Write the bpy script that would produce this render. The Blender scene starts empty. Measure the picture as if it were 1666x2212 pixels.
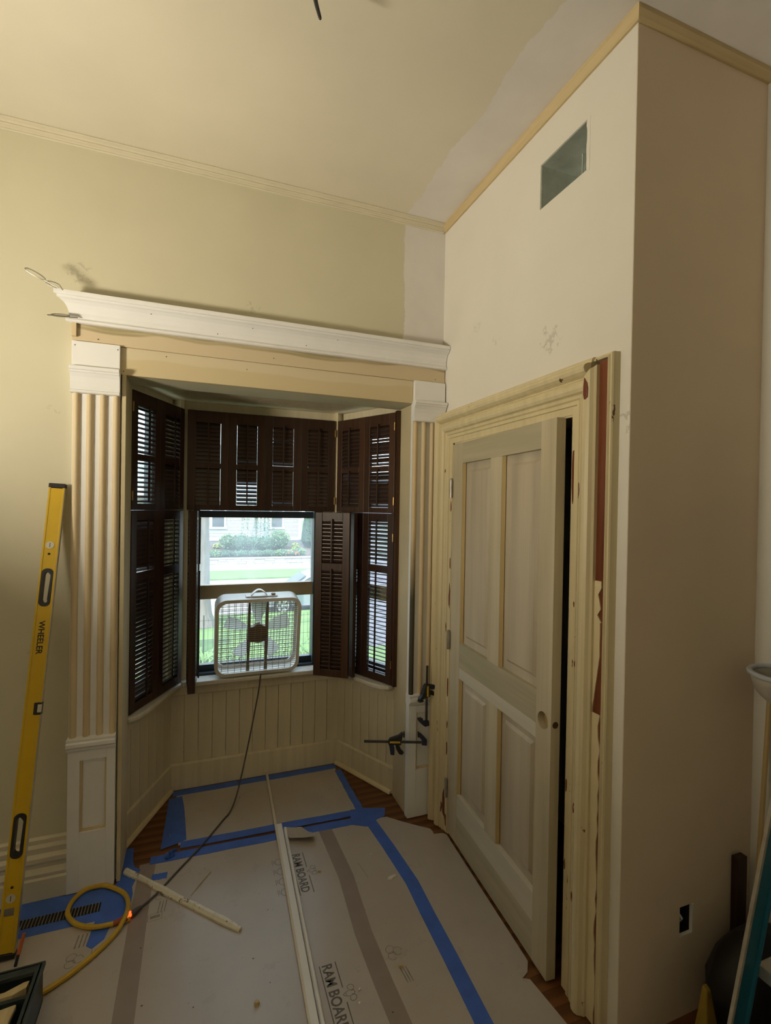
import bpy, bmesh, math, random
from mathutils import Vector, Matrix

random.seed(7)
PI = math.pi
R = math.radians
scn = bpy.context.scene
COL = scn.collection

# ------------------------------------------------------------------ camera
IMG_W, IMG_H, FPX = 1666, 2212, 1069.0
YAW, PITCH, ROLL = R(20.7), R(-0.5), R(0.97)
CAM = Vector((-1.22, -2.39, 1.62))
fw = Vector((math.sin(YAW) * math.cos(PITCH), math.cos(YAW) * math.cos(PITCH), math.sin(PITCH)))
rt = Vector((math.cos(YAW), -math.sin(YAW), 0))
up = rt.cross(fw)
rt2 = rt * math.cos(ROLL) + up * math.sin(ROLL)
up2 = -rt * math.sin(ROLL) + up * math.cos(ROLL)
cd = bpy.data.cameras.new('camera')
cd.sensor_fit = 'HORIZONTAL'
cd.sensor_width = 36.0
cd.lens = 36.0 * FPX / IMG_W
cd.clip_start = 0.02
cd.clip_end = 300
cam = bpy.data.objects.new('camera', cd)
COL.objects.link(cam)
mw = Matrix((rt2, up2, -fw)).transposed().to_4x4()
mw.translation = CAM
cam.matrix_world = mw
scn.camera = cam

# ------------------------------------------------------------------ world, sun, exposure
SKY_STRENGTH = 5.0
SUN_STRENGTH = 10.0
LAMP_WATTS = 18.4
FILL_HEAD_WATTS = 14.0
LAMP_COLOR = (1.0, 0.90, 0.705)
w = bpy.data.worlds.new('world')
scn.world = w
w.use_nodes = True
wn = w.node_tree
wn.nodes.clear()
bg = wn.nodes.new('ShaderNodeBackground')
bg.inputs[1].default_value = SKY_STRENGTH
wo = wn.nodes.new('ShaderNodeOutputWorld')
# hazy bright sky: a little whiter toward the horizon, same all round
tc = wn.nodes.new('ShaderNodeTexCoord')
sp = wn.nodes.new('ShaderNodeSeparateXYZ')
rp = wn.nodes.new('ShaderNodeValToRGB')
rp.color_ramp.elements[0].position = 0.0
rp.color_ramp.elements[0].color = (0.90, 0.95, 1.0, 1)
rp.color_ramp.elements[1].position = 0.8
rp.color_ramp.elements[1].color = (0.62, 0.78, 1.0, 1)
wn.links.new(tc.outputs['Generated'], sp.inputs[0])
wn.links.new(sp.outputs[2], rp.inputs[0])
wn.links.new(rp.outputs[0], bg.inputs[0])
wn.links.new(bg.outputs[0], wo.inputs[0])
sd = bpy.data.lights.new('sun', 'SUN')
sd.energy = SUN_STRENGTH
sd.angle = R(0.6)
sd.color = (1.0, 0.96, 0.88)
sun = bpy.data.objects.new('sun', sd)
COL.objects.link(sun)
sun.location = (-6, -6, 12)
sun.rotation_euler = Vector((0.42, 0.62, -0.98)).to_track_quat('-Z', 'Y').to_euler()

scn.view_settings.view_transform = 'Standard'
scn.view_settings.look = 'None'
scn.view_settings.gamma = 1.0
scn.view_settings.use_curve_mapping = False
scn.view_settings.exposure = 0.06

# ------------------------------------------------------------------ helpers
class MB:
    def __init__(s):
        s.v = []
        s.f = []
    def add(s, verts, faces):
        b = len(s.v)
        s.v += [tuple(p) for p in verts]
        s.f += [tuple(b + i for i in f) for f in faces]
        return s
    def box(s, x0, x1, y0, y1, z0, z1):
        return s.add([(x0, y0, z0), (x1, y0, z0), (x1, y1, z0), (x0, y1, z0), (x0, y0, z1), (x1, y0, z1), (x1, y1, z1), (x0, y1, z1)],
                     [(0, 3, 2, 1), (4, 5, 6, 7), (0, 1, 5, 4), (1, 2, 6, 5), (2, 3, 7, 6), (3, 0, 4, 7)])
    def obox(s, c, ax, ay, az, hx, hy, hz):
        c, ax, ay, az = Vector(c), Vector(ax).normalized(), Vector(ay).normalized(), Vector(az).normalized()
        P = [c + ax * (hx * i) + ay * (hy * j) + az * (hz * k) for k in (-1, 1) for j in (-1, 1) for i in (-1, 1)]
        return s.add(P, [(0, 2, 3, 1), (4, 5, 7, 6), (0, 1, 5, 4), (1, 3, 7, 5), (3, 2, 6, 7), (2, 0, 4, 6)])
    def loft(s, rings, cap=True, closed=True):
        n = len(rings[0])
        V = [p for r in rings for p in r]
        F = []
        for k in range(len(rings) - 1):
            for i in range(n if closed else n - 1):
                j = (i + 1) % n
                F.append((k * n + i, k * n + j, (k + 1) * n + j, (k + 1) * n + i))
        if cap:
            F.append(tuple(range(n - 1, -1, -1)))
            F.append(tuple((len(rings) - 1) * n + i for i in range(n)))
        return s.add(V, F)
    def prism(s, poly, z0, z1):
        return s.loft([[(x, y, z0) for x, y in poly], [(x, y, z1) for x, y in poly]])
    def tube(s, path, r, n=8, cap=True):
        path = [Vector(p) for p in path]
        rings = []
        t0 = (path[1] - path[0]).normalized()
        nrm = t0.orthogonal().normalized()
        for i, p in enumerate(path):
            a = path[max(i - 1, 0)]
            b = path[min(i + 1, len(path) - 1)]
            t = (b - a).normalized()
            nrm = (nrm - t * nrm.dot(t))
            nrm = nrm.normalized() if nrm.length > 1e-6 else t.orthogonal().normalized()
            bn = t.cross(nrm)
            rr = r[i] if isinstance(r, (list, tuple)) else r
            rings.append([p + nrm * (rr * math.cos(2 * PI * k / n)) + bn * (rr * math.sin(2 * PI * k / n)) for k in range(n)])
        return s.loft(rings, cap)
    def cyl(s, p0, p1, r0, r1=None, n=16):
        return s.tube([p0, p1], [r0, r0 if r1 is None else r1], n)
    def ell(s, c, rx, ry, rz, nu=12, nv=8, jit=0):
        rings = []
        for j in range(nv + 1):
            th = PI * j / nv
            ring = []
            for i in range(nu):
                ph = 2 * PI * i / nu
                k = 1 + random.uniform(-jit, jit)
                ring.append((c[0] + rx * k * math.sin(th) * math.cos(ph), c[1] + ry * k * math.sin(th) * math.sin(ph), c[2] + rz * math.cos(th) * (1 + random.uniform(-jit, jit) * 0.4)))
            rings.append(ring)
        rings[0] = [rings[0][0]] * nu
        rings[-1] = [rings[-1][0]] * nu
        return s.loft(rings, False)
    def mesh(s, name, mat=None, smooth=False):
        me = bpy.data.meshes.new(name)
        me.from_pydata(s.v, [], s.f)
        bm = bmesh.new()
        bm.from_mesh(me)
        bmesh.ops.remove_doubles(bm, verts=bm.verts, dist=1e-6)
        bmesh.ops.recalc_face_normals(bm, faces=bm.faces)
        bm.to_mesh(me)
        bm.free()
        if mat:
            me.materials.append(mat)
        if smooth:
            me.polygons.foreach_set('use_smooth', [True] * len(me.polygons))
        return me
    def build(s, name, mat, parent=None, smooth=False, bevel=0, local=False, origin='base', seg=2):
        off = Vector((0, 0, 0))
        if parent is not None:
            if not local:
                q = parent
                while q is not None:
                    off += q.location
                    q = q.parent
        elif origin == 'base' and s.v:
            xs, ys, zs = zip(*s.v)
            off = Vector(((min(xs) + max(xs)) / 2, (min(ys) + max(ys)) / 2, min(zs)))
        s.v = [(p[0] - off.x, p[1] - off.y, p[2] - off.z) for p in s.v]
        o = bpy.data.objects.new(name, s.mesh(name, mat, smooth))
        COL.objects.link(o)
        if parent is not None:
            o.parent = parent
        else:
            o.location = off
        if smooth:
            o.data.set_sharp_from_angle(angle=R(38))
        if bevel:
            m = o.modifiers.new('bevel', 'BEVEL')
            m.width = bevel
            m.segments = seg
            m.limit_method = 'ANGLE'
            m.angle_limit = R(40)
        return o

def tag(o, label, cat=None, group=None, kind=None):
    o['label'] = label
    if cat:
        o['category'] = cat
    if group:
        o['group'] = group
    if kind:
        o['kind'] = kind
    return o

def thing(name, label, cat, loc=(0, 0, 0), rotz=0, group=None, kind=None):
    o = bpy.data.objects.new(name, None)
    o.empty_display_size = 0.05
    COL.objects.link(o)
    o.location = loc
    o.rotation_euler = (0, 0, rotz)
    return tag(o, label, cat, group, kind)

def struct(name, mb, mat, label, cat, parent=None, **k):
    o = mb.build(name, mat, parent, origin='world', **k)
    if parent is None:
        tag(o, label, cat, kind='structure')
    return o

# ------------------------------------------------------------------ materials (procedural)
def new_mat(name):
    m = bpy.data.materials.new(name)
    m.use_nodes = True
    nt = m.node_tree
    b = nt.nodes['Principled BSDF']
    return m, nt, b

def texco(nt, scale=(1, 1, 1), world=False):
    tc = nt.nodes.new('ShaderNodeTexCoord')
    mp = nt.nodes.new('ShaderNodeMapping')
    mp.inputs['Scale'].default_value = scale
    if world:
        ge = nt.nodes.new('ShaderNodeNewGeometry')
        nt.links.new(ge.outputs['Position'], mp.inputs['Vector'])
    else:
        nt.links.new(tc.outputs['Object'], mp.inputs['Vector'])
    return mp.outputs['Vector']

def noise(nt, vec, scale, detail=4, rough=0.55):
    n = nt.nodes.new('ShaderNodeTexNoise')
    n.inputs['Scale'].default_value = scale
    n.inputs['Detail'].default_value = detail
    n.inputs['Roughness'].default_value = rough
    nt.links.new(vec, n.inputs['Vector'])
    return n.outputs['Fac']

def ramp(nt, fac, stops):
    r = nt.nodes.new('ShaderNodeValToRGB')
    e = r.color_ramp.elements
    while len(e) < len(stops):
        e.new(0.5)
    for el, (p, c) in zip(e, stops):
        el.position = p
        el.color = (c[0], c[1], c[2], 1)
    nt.links.new(fac, r.inputs['Fac'])
    return r.outputs['Color']

def mixc(nt, fac, a, b):
    m = nt.nodes.new('ShaderNodeMix')
    m.data_type = 'RGBA'
    for sock, v in ((m.inputs[0], fac), (m.inputs[6], a), (m.inputs[7], b)):
        if hasattr(v, 'links'):
            nt.links.new(v, sock)
        else:
            sock.default_value = v if isinstance(v, float) else (v[0], v[1], v[2], 1)
    return m.outputs[2]

def math_(nt, op, a, b=None, c=None):
    n = nt.nodes.new('ShaderNodeMath')
    n.operation = op
    for i, v in enumerate((a, b, c)):
        if v is None:
            continue
        if hasattr(v, 'links'):
            nt.links.new(v, n.inputs[i])
        else:
            n.inputs[i].default_value = v
    return n.outputs[0]

def bump(nt, b, h, strength=0.2, dist=0.002):
    n = nt.nodes.new('ShaderNodeBump')
    n.inputs['Strength'].default_value = strength
    n.inputs['Distance'].default_value = dist
    nt.links.new(h, n.inputs['Height'])
    nt.links.new(n.outputs['Normal'], b.inputs['Normal'])

def sc(c, k):
    return tuple(min(1, x * k) for x in c)

def M(name, col, rough=0.55, var=0.08, scale=9, metal=0.0, bmp=0.0, bscale=60, spec=0.4, stretch=(1, 1, 1), col2=None):
    m, nt, b = new_mat(name)
    v = texco(nt, stretch)
    n = noise(nt, v, scale)
    c = ramp(nt, n, [(0.3, sc(col, 1 - var)), (0.7, col2 or sc(col, 1 + var))])
    nt.links.new(c, b.inputs['Base Color'])
    b.inputs['Roughness'].default_value = rough
    b.inputs['Metallic'].default_value = metal
    b.inputs['Specular IOR Level'].default_value = spec
    if bmp:
        bump(nt, b, noise(nt, v, bscale, 3), bmp)
    return m

def wood(name, c1, c2, axis=2, rough=0.55, fine=34, cathedral=0.0, spec=0.3):
    m, nt, b = new_mat(name)
    s = [fine, fine, fine]
    s[axis] = fine * 0.045
    v = texco(nt, tuple(s))
    n1 = noise(nt, v, 1.0, 6, 0.6)
    s2 = [6.0, 6.0, 6.0]
    s2[axis] = 0.7
    n2 = noise(nt, texco(nt, tuple(s2)), 1.3, 3, 0.5)
    f = math_(nt, 'ADD', math_(nt, 'MULTIPLY', n1, 0.55), math_(nt, 'MULTIPLY', n2, 0.45))
    c = ramp(nt, f, [(0.36, c1), (0.62, c2)])
    nt.links.new(c, b.inputs['Base Color'])
    b.inputs['Roughness'].default_value = rough
    b.inputs['Specular IOR Level'].default_value = spec
    bump(nt, b, n1, 0.08, 0.001)
    return m

CREAM = (0.605, 0.565, 0.415)
PRIMER = (0.72, 0.685, 0.65)

def smudged(nt, v, col, spots):
    """Faint grey pencil and dirt smudges on the paint around a few spots."""
    n = noise(nt, v, 34, 4, .7)
    for (x, y, z, r, k) in spots:
        d = nt.nodes.new('ShaderNodeVectorMath')
        d.operation = 'DISTANCE'
        nt.links.new(v, d.inputs[0])
        d.inputs[1].default_value = (x, y, z)
        f = math_(nt, 'SUBTRACT', 1.0, math_(nt, 'DIVIDE', d.outputs['Value'], r))
        f = math_(nt, 'MAXIMUM', f, 0.0)
        f = math_(nt, 'MULTIPLY', math_(nt, 'GREATER_THAN', math_(nt, 'ADD', n, math_(nt, 'MULTIPLY', f, .22)), .66), math_(nt, 'MINIMUM', math_(nt, 'MULTIPLY', f, 3.0), 1.0))
        col = mixc(nt, math_(nt, 'MULTIPLY', f, k), col, (.22, .19, .14))
    return col

def patched_paint(name, xedge, zmin, amp=0.05, base=CREAM, spots=()):
    """Cream wall paint with a bare primer band beside the corner, ragged roller edge."""
    m, nt, b = new_mat(name)
    v = texco(nt, world=True)
    sep = nt.nodes.new('ShaderNodeSeparateXYZ')
    nt.links.new(v, sep.inputs[0])
    n = noise(nt, v, 3.2, 5, 0.6)
    n2 = noise(nt, v, 40, 3, 0.6)
    x = math_(nt, 'ADD', sep.outputs[0], math_(nt, 'ADD', math_(nt, 'MULTIPLY', math_(nt, 'SUBTRACT', n, 0.5), amp * 2), math_(nt, 'MULTIPLY', math_(nt, 'SUBTRACT', n2, 0.5), 0.014)))
    mx = math_(nt, 'GREATER_THAN', x, xedge)
    mz = math_(nt, 'GREATER_THAN', sep.outputs[2], zmin)
    mask = math_(nt, 'MULTIPLY', mx, mz)
    n3 = noise(nt, v, 1.7, 4)
    paint = ramp(nt, n3, [(0.3, sc(base, 0.95)), (0.7, sc(base, 1.04))])
    prim = ramp(nt, noise(nt, v, 5, 4), [(0.3, sc(PRIMER, 0.95)), (0.7, sc(PRIMER, 1.04))])
    nt.links.new(smudged(nt, v, mixc(nt, mask, paint, prim), spots), b.inputs['Base Color'])
    b.inputs['Roughness'].default_value = 0.55
    b.inputs['Specular IOR Level'].default_value = 0.3
    bump(nt, b, noise(nt, v, 90, 3), 0.05, 0.001)
    return m

def chipped(name, base, under, thr=0.70, scale=(22, 22, 7)):
    m, nt, b = new_mat(name)
    v = texco(nt, scale)
    n = noise(nt, v, 1.0, 5, 0.62)
    chip = math_(nt, 'GREATER_THAN', n, thr)
    tone = ramp(nt, noise(nt, texco(nt, (30, 30, 1.5)), 1, 4), [(0.3, sc(base, 0.9)), (0.7, sc(base, 1.05))])
    nt.links.new(mixc(nt, chip, tone, under), b.inputs['Base Color'])
    b.inputs['Roughness'].default_value = 0.42
    b.inputs['Specular IOR Level'].default_value = 0.4
    bump(nt, b, math_(nt, 'SUBTRACT', 1.0, chip), 0.35, 0.0012)
    return m

def emit(name, col, strength):
    m, nt, b = new_mat(name)
    b.inputs['Base Color'].default_value = (*col, 1)
    b.inputs['Emission Color'].default_value = (*col, 1)
    b.inputs['Emission Strength'].default_value = strength
    return m

def glass(name, dust=0.04):
    m, nt, b = new_mat(name)
    nt.nodes.remove(b)
    out = nt.nodes['Material Output']
    tr = nt.nodes.new('ShaderNodeBsdfTransparent')
    tr.inputs[0].default_value = (0.95, 0.98, 0.97, 1)
    gl = nt.nodes.new('ShaderNodeBsdfGlossy')
    gl.inputs['Roughness'].default_value = 0.02
    fr = nt.nodes.new('ShaderNodeFresnel')
    fr.inputs['IOR'].default_value = 1.45
    m1 = nt.nodes.new('ShaderNodeMixShader')
    ge = nt.nodes.new('ShaderNodeNewGeometry')
    nt.links.new(math_(nt, 'MULTIPLY', fr.outputs[0], math_(nt, 'SUBTRACT', 1.0, ge.outputs['Backfacing'])), m1.inputs[0])
    nt.links.new(tr.outputs[0], m1.inputs[1])
    nt.links.new(gl.outputs[0], m1.inputs[2])
    ts = nt.nodes.new('ShaderNodeBsdfTranslucent')
    ts.inputs[0].default_value = (0.85, 0.92, 1.0, 1)
    m2 = nt.nodes.new('ShaderNodeMixShader')
    n = noise(nt, texco(nt, (1, 1, 1)), 3.0, 4)
    d = math_(nt, 'MULTIPLY', n, dust * 2)
    nt.links.new(d, m2.inputs[0])
    nt.links.new(m1.outputs[0], m2.inputs[1])
    nt.links.new(ts.outputs[0], m2.inputs[2])
    nt.links.new(m2.outputs[0], out.inputs['Surface'])
    return m

mt = {}
mt['wall'] = patched_paint('cream wall paint with primer band', -0.235, 2.3, 0.03, spots=((-1.70, 0, 2.57, .07, .25), (-1.00, 0, 2.54, .05, .25), (-1.85, 0, 1.02, .04, .2), (-1.78, 0, 2.0, .03, .2)))
mt['ceiling'] = patched_paint('cream ceiling paint with primer band', -0.235, -1, 0.06, (0.69, 0.635, 0.51))
mt['drywall'] = M('primed drywall', (0.73, 0.70, 0.63), 0.6, 0.03, 2.5, bmp=0.04, bscale=80, spec=0.25)
mt['dwall'] = M('primed drywall end with bounce tint', (0.76, 0.635, 0.48), 0.6, 0.03, 2.5, bmp=0.04, bscale=80, spec=0.25)  # warm brown in the colour stands for bounced light on this face
mt['cream'] = M('old cream paint', (0.68, 0.58, 0.36), 0.42, 0.05, 6, bmp=0.05, bscale=40)
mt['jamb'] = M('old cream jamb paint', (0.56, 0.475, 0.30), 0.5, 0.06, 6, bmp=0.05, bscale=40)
mt['creamtrim'] = M('cream trim paint', (0.63, 0.575, 0.43), 0.45, 0.04, 6)
mt['creambay'] = chipped('old cream bay paint', (0.68, 0.60, 0.42), (0.16, 0.10, 0.05), 0.78, (14, 14, 6))
mt['casing'] = chipped('chipped cream casing paint', (0.66, 0.565, 0.345), (0.13, 0.055, 0.022), 0.675)
mt['varnish'] = wood('old red brown varnish', (0.11, 0.028, 0.012), (0.22, 0.07, 0.03), 2, 0.35, 30)
mt['white'] = M('white primed wood', (0.79, 0.785, 0.775), 0.5, 0.025, 8, bmp=0.03)
mt['poplar'] = wood('bare poplar along x', (0.52, 0.39, 0.20), (0.70, 0.56, 0.34), 0, 0.55, 22)
mt['poplardk'] = wood('greenish poplar heartwood', (0.33, 0.27, 0.12), (0.62, 0.48, 0.27), 0, 0.55, 16)
mt['pinez'] = wood('bare pine along z', (0.59, 0.465, 0.275), (0.70, 0.575, 0.375), 2, 0.5, 26)
mt['piney'] = wood('bare pine along y', (0.50, 0.385, 0.20), (0.62, 0.49, 0.28), 1, 0.55, 26)
mt['pinex'] = wood('bare pine along x', (0.50, 0.385, 0.20), (0.62, 0.49, 0.28), 0, 0.55, 26)
mt['doorv'] = wood('bare poplar door upright', (0.43, 0.37, 0.245), (0.57, 0.50, 0.355), 2, 0.5, 20)
mt['doorp'] = wood('bare poplar door panel', (0.40, 0.34, 0.25), (0.55, 0.48, 0.355), 2, 0.5, 14)
mt['doorh'] = wood('bare poplar door rail', (0.36, 0.325, 0.22), (0.53, 0.465, 0.33), 0, 0.5, 16)
mt['doorl'] = wood('pale poplar sapwood', (0.55, 0.51, 0.41), (0.62, 0.575, 0.465), 0, 0.5, 20)
mt['dooredge'] = wood('warm door edge moulding', (0.44, 0.32, 0.14), (0.56, 0.42, 0.20), 2, 0.5, 30)
mt['shutter'] = wood('dark walnut shutter', (0.022, 0.010, 0.006), (0.052, 0.024, 0.013), 2, 0.42, 40, spec=0.4)
mt['shutterl'] = wood('dark walnut louver', (0.026, 0.014, 0.010), (0.05, 0.026, 0.017), 0, 0.32, 40, spec=0.6)
mt['shutterb'] = wood('brown varnished shutter', (0.030, 0.013, 0.006), (0.075, 0.033, 0.015), 2, 0.42, 40, spec=0.4)
mt['brass'] = M('aged brass', (0.42, 0.28, 0.10), 0.4, 0.15, 30, metal=0.9)
mt['steel'] = M('dull steel', (0.40, 0.38, 0.34), 0.42, 0.15, 30, metal=0.9)
mt['galv'] = M('galvanized sheet metal', (0.56, 0.60, 0.55), 0.40, 0.14, 16, metal=0.45)
mt['black'] = M('black plastic', (0.018, 0.018, 0.02), 0.45, 0.15, 30)
mt['navy'] = M('navy plastic', (0.022, 0.027, 0.055), 0.42, 0.15, 30)
mt['yellowp'] = M('yellow plastic', (0.62, 0.42, 0.03), 0.45, 0.08, 20)
mt['yellowshade'] = M('shaded yellow plastic', (0.26, 0.17, 0.02), 0.6, 0.12, 20)  # yellow darkened in the colour to stand for its corner's shade
mt['levely'] = M('yellow enamel level', (0.60, 0.385, 0.012), 0.4, 0.05, 8)
mt['alu'] = M('bare aluminium', (0.62, 0.60, 0.56), 0.35, 0.06, 20, metal=0.9)
mt['kraft'] = M('tan floor board', (0.46, 0.405, 0.345), 0.36, 0.05, 5, bmp=0.03, bscale=60, spec=0.8)
mt['krafttape'] = M('brown seam tape', (0.29, 0.235, 0.20), 0.42, 0.05, 12)
mt['bluetape'] = M('blue painter tape', (0.05, 0.135, 0.52), 0.45, 0.14, 14, bmp=0.12, bscale=50, spec=0.6)
mt['ink'] = M('grey print ink', (0.13, 0.122, 0.112), 0.7, 0.2, 60)
mt['marker'] = M('black marker ink', (0.02, 0.018, 0.016), 0.6, 0.2, 60)
mt['inklt'] = M('faint print ink', (0.26, 0.23, 0.19), 0.7, 0.2, 60)
mt['oak'] = wood('old red brown floor boards', (0.075, 0.030, 0.010), (0.19, 0.078, 0.026), 0, 0.4, 18)
mt['dark'] = M('dark void', (0.012, 0.011, 0.01), 0.9, 0.1, 10)
mt['duct'] = M('vent slot black', (0.008, 0.008, 0.008), 0.8, 0.1, 10)
mt['cordy'] = M('yellow cord jacket', (0.55, 0.35, 0.035), 0.5, 0.1, 20)
mt['cordg'] = M('grey brown cord jacket', (0.085, 0.07, 0.065), 0.55, 0.1, 20)
mt['oldwhite'] = chipped('flaking old white paint', (0.72, 0.68, 0.56), (0.30, 0.22, 0.13), 0.60, (34, 34, 34))
mt['fan'] = M('off white fan enamel', (0.62, 0.60, 0.54), 0.38, 0.05, 10)
mt['fandk'] = M('tan brown fan metal', (0.20, 0.15, 0.10), 0.45, 0.1, 14, metal=0.3)
mt['wire'] = M('grille wire', (0.30, 0.27, 0.22), 0.4, 0.1, 20, metal=0.5)
mt['blade'] = M('pale fan blade', (0.75, 0.75, 0.72), 0.4, 0.05, 10)
mt['sash'] = M('dark green sash paint', (0.035, 0.055, 0.065), 0.45, 0.1, 12)
mt['sashtan'] = M('old tan sash paint', (0.36, 0.27, 0.15), 0.5, 0.08, 12)
mt['sillw'] = chipped('worn white sill paint', (0.66, 0.62, 0.52), (0.30, 0.22, 0.12), 0.74, (18, 18, 18))
mt['glass'] = glass('old window glass', 0.10)
mt['glass2'] = glass('side window glass', 0.035)
mt['ladder'] = M('teal blue fibreglass', (0.018, 0.135, 0.205), 0.45, 0.1, 14)
mt['laddere'] = M('worn pale rail edge', (0.40, 0.37, 0.31), 0.55, 0.15, 25)
mt['bag'] = M('black bin bag', (0.010, 0.010, 0.011), 0.55, 0.2, 10)
mt['bowl'] = M('pale translucent plastic', (0.45, 0.42, 0.36), 0.4, 0.1, 10)
mt['bowlrim'] = M('whitish blue rim', (0.48, 0.52, 0.58), 0.4, 0.1, 10)
mt['case'] = M('dark green plastic tray', (0.035, 0.048, 0.05), 0.45, 0.15, 20)
mt['palestrip'] = wood('pale bare wood strip', (0.60, 0.53, 0.42), (0.72, 0.66, 0.56), 1, 0.5, 30)
mt['chip'] = wood('pale wood offcut', (0.52, 0.40, 0.20), (0.68, 0.55, 0.30), 1, 0.6, 40)
mt['lampbody'] = M('work light housing', (0.05, 0.05, 0.05), 0.5, 0.1, 20)
mt['emitlamp'] = emit('work light lens', LAMP_COLOR, 3.0)
mt['orange'] = emit('lit orange cord end', (1.0, 0.12, 0.02), 1.6)
mt['orangedull'] = M('orange rubber plug', (0.30, 0.07, 0.03), 0.5, 0.1, 20)
mt['redtip'] = M('orange plastic tip', (0.55, 0.14, 0.06), 0.5, 0.1, 20)

def translucent(name, col):
    m, nt, b = new_mat(name)
    out = nt.nodes['Material Output']
    b.inputs['Base Color'].default_value = (*col, 1)
    b.inputs['Roughness'].default_value = .4
    ts = nt.nodes.new('ShaderNodeBsdfTranslucent')
    n = noise(nt, texco(nt), 12)
    nt.links.new(ramp(nt, n, [(.3, sc(col, .95)), (.7, sc(col, 1.05))]), ts.inputs[0])
    mx = nt.nodes.new('ShaderNodeMixShader')
    mx.inputs[0].default_value = .6
    nt.links.new(b.outputs[0], mx.inputs[1])
    nt.links.new(ts.outputs[0], mx.inputs[2])
    nt.links.new(mx.outputs[0], out.inputs['Surface'])
    return m
mt['blade'] = translucent('pale translucent fan blade', (.82, .84, .82))
def sapheart(name, light, dark, z0, amp, width, stripe):
    """Flat sawn poplar: pale sapwood and a darker heartwood figure with an arching edge."""
    m, nt, b = new_mat(name)
    v = texco(nt)
    sep = nt.nodes.new('ShaderNodeSeparateXYZ')
    nt.links.new(v, sep.inputs[0])
    wob = noise(nt, texco(nt, (2.3, 0, 0)), 1.0, 1.5, .4)
    s = math_(nt, 'DIVIDE', math_(nt, 'SUBTRACT', sep.outputs[2], math_(nt, 'ADD', math_(nt, 'MULTIPLY', math_(nt, 'SUBTRACT', wob, .5), amp), z0)), width)
    st_ = math_(nt, 'MULTIPLY', math_(nt, 'SINE', math_(nt, 'MULTIPLY', s, stripe)), .10)
    fine = noise(nt, texco(nt, (2.0, 60, 70)), 1, 5)
    f = math_(nt, 'ADD', math_(nt, 'ADD', math_(nt, 'MULTIPLY', s, .5), st_), math_(nt, 'MULTIPLY', math_(nt, 'SUBTRACT', fine, .5), .5))
    nt.links.new(ramp(nt, f, [(.28, light), (.62, dark)]), b.inputs['Base Color'])
    b.inputs['Roughness'].default_value = .55
    b.inputs['Specular IOR Level'].default_value = .3
    return m
mt['poplar'] = sapheart('bare poplar header', (.60, .495, .30), (.645, .55, .375), .045, .09, .03, 7.0)
mt['poplardk'] = sapheart('poplar fascia with greenish heartwood', (.62, .51, .34), (.37, .31, .17), .150, .12, .030, 9.0)

def drywall_mat():
    m, nt, b = new_mat('primed drywall with smudges')
    v = texco(nt, world=True)
    c = ramp(nt, noise(nt, v, 2.5), [(.3, (.71, .68, .61)), (.7, (.75, .72, .65))])
    c = smudged(nt, v, c, ((0, -.87, 2.26, .08, .3), (0, -.34, 2.48, .05, .15), (0, -1.235, 1.9, .05, .35), (0, -.5, 2.35, .05, .15)))
    nt.links.new(c, b.inputs['Base Color'])
    b.inputs['Roughness'].default_value = .6
    b.inputs['Specular IOR Level'].default_value = .25
    bump(nt, b, noise(nt, v, 80, 3), .04, .001)
    return m
mt['drywall'] = drywall_mat()

def sheet_mat():
    """Tan floor board with faint stains and dark specks of grit."""
    m, nt, b = new_mat('tan floor board, stained')
    v = texco(nt, world=True)
    c = ramp(nt, noise(nt, v, 4, 5, .6), [(.3, (.425, .375, .32)), (.7, (.485, .43, .37))])
    st_ = math_(nt, 'MULTIPLY', math_(nt, 'GREATER_THAN', noise(nt, v, 9, 6, .7), .62), .18)
    c = mixc(nt, st_, c, (.27, .225, .16))
    sk = math_(nt, 'MULTIPLY', math_(nt, 'GREATER_THAN', noise(nt, v, 120, 2, .5), .735), .6)
    c = mixc(nt, sk, c, (.14, .12, .09))
    nt.links.new(c, b.inputs['Base Color'])
    b.inputs['Roughness'].default_value = .36
    b.inputs['Specular IOR Level'].default_value = .8
    bump(nt, b, noise(nt, v, 30, 4), .06, .002)
    return m
mt['kraft'] = sheet_mat()

# ================================================================== the room shell
H = 3.13
XL, XR, YB = -3.7, 0.59, -3.5
OX0, OX1, OZ = -1.515, -0.178, 2.165          # bay opening in the front wall
struct('wall_front', MB().box(XL - .1, OX0 - .015, 0, .18, -.1, H + .1).box(OX1 + .013, XR + .11, 0, .18, -.1, H + .1).box(OX0 - .015, OX1 + .013, 0, .18, OZ + .003, H + .1),
       mt['wall'], 'cream painted front wall above and beside the window bay, with a bare primer band at the corner', 'wall')
DY0, DY1, DZ = -.205, -1.045, 1.95            # closet door opening
struct('wall_right', MB().box(0, .11, DY0, .02, -.1, H + .1).box(0, .11, -1.2435, DY1, -.1, H + .1).box(0, .11, DY1, DY0, DZ, 2.78)
       .box(0, .11, DY1, DY0, 2.952, H + .1).box(0, .11, -.795, DY0, 2.78, 2.952).box(0, .11, DY1, -1.04, 2.78, 2.952),
       mt['drywall'], 'pale primed closet wall with the door and a duct hole near the ceiling', 'wall')
struct('wall_end', MB().box(.001, XR, -1.245, -1.1, .34, H + .1).box(.001, XR, -1.245, -1.1, -.1, .24).box(.001, .256, -1.245, -1.1, .24, .34).box(.316, XR, -1.245, -1.1, .24, .34),
       mt['dwall'], 'dim end face of the closet box at the right of the picture', 'wall')
struct('wall_far_right', MB().box(XR, XR + .11, YB, .1, -.1, H + .1), mt['drywall'], 'narrow sliver of room wall at the right edge behind the ladder', 'wall')
struct('wall_left', MB().box(XL - .1, XL, YB, .1, -.1, H + .1), mt['drywall'], 'room wall far to the left outside the picture', 'wall')
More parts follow.
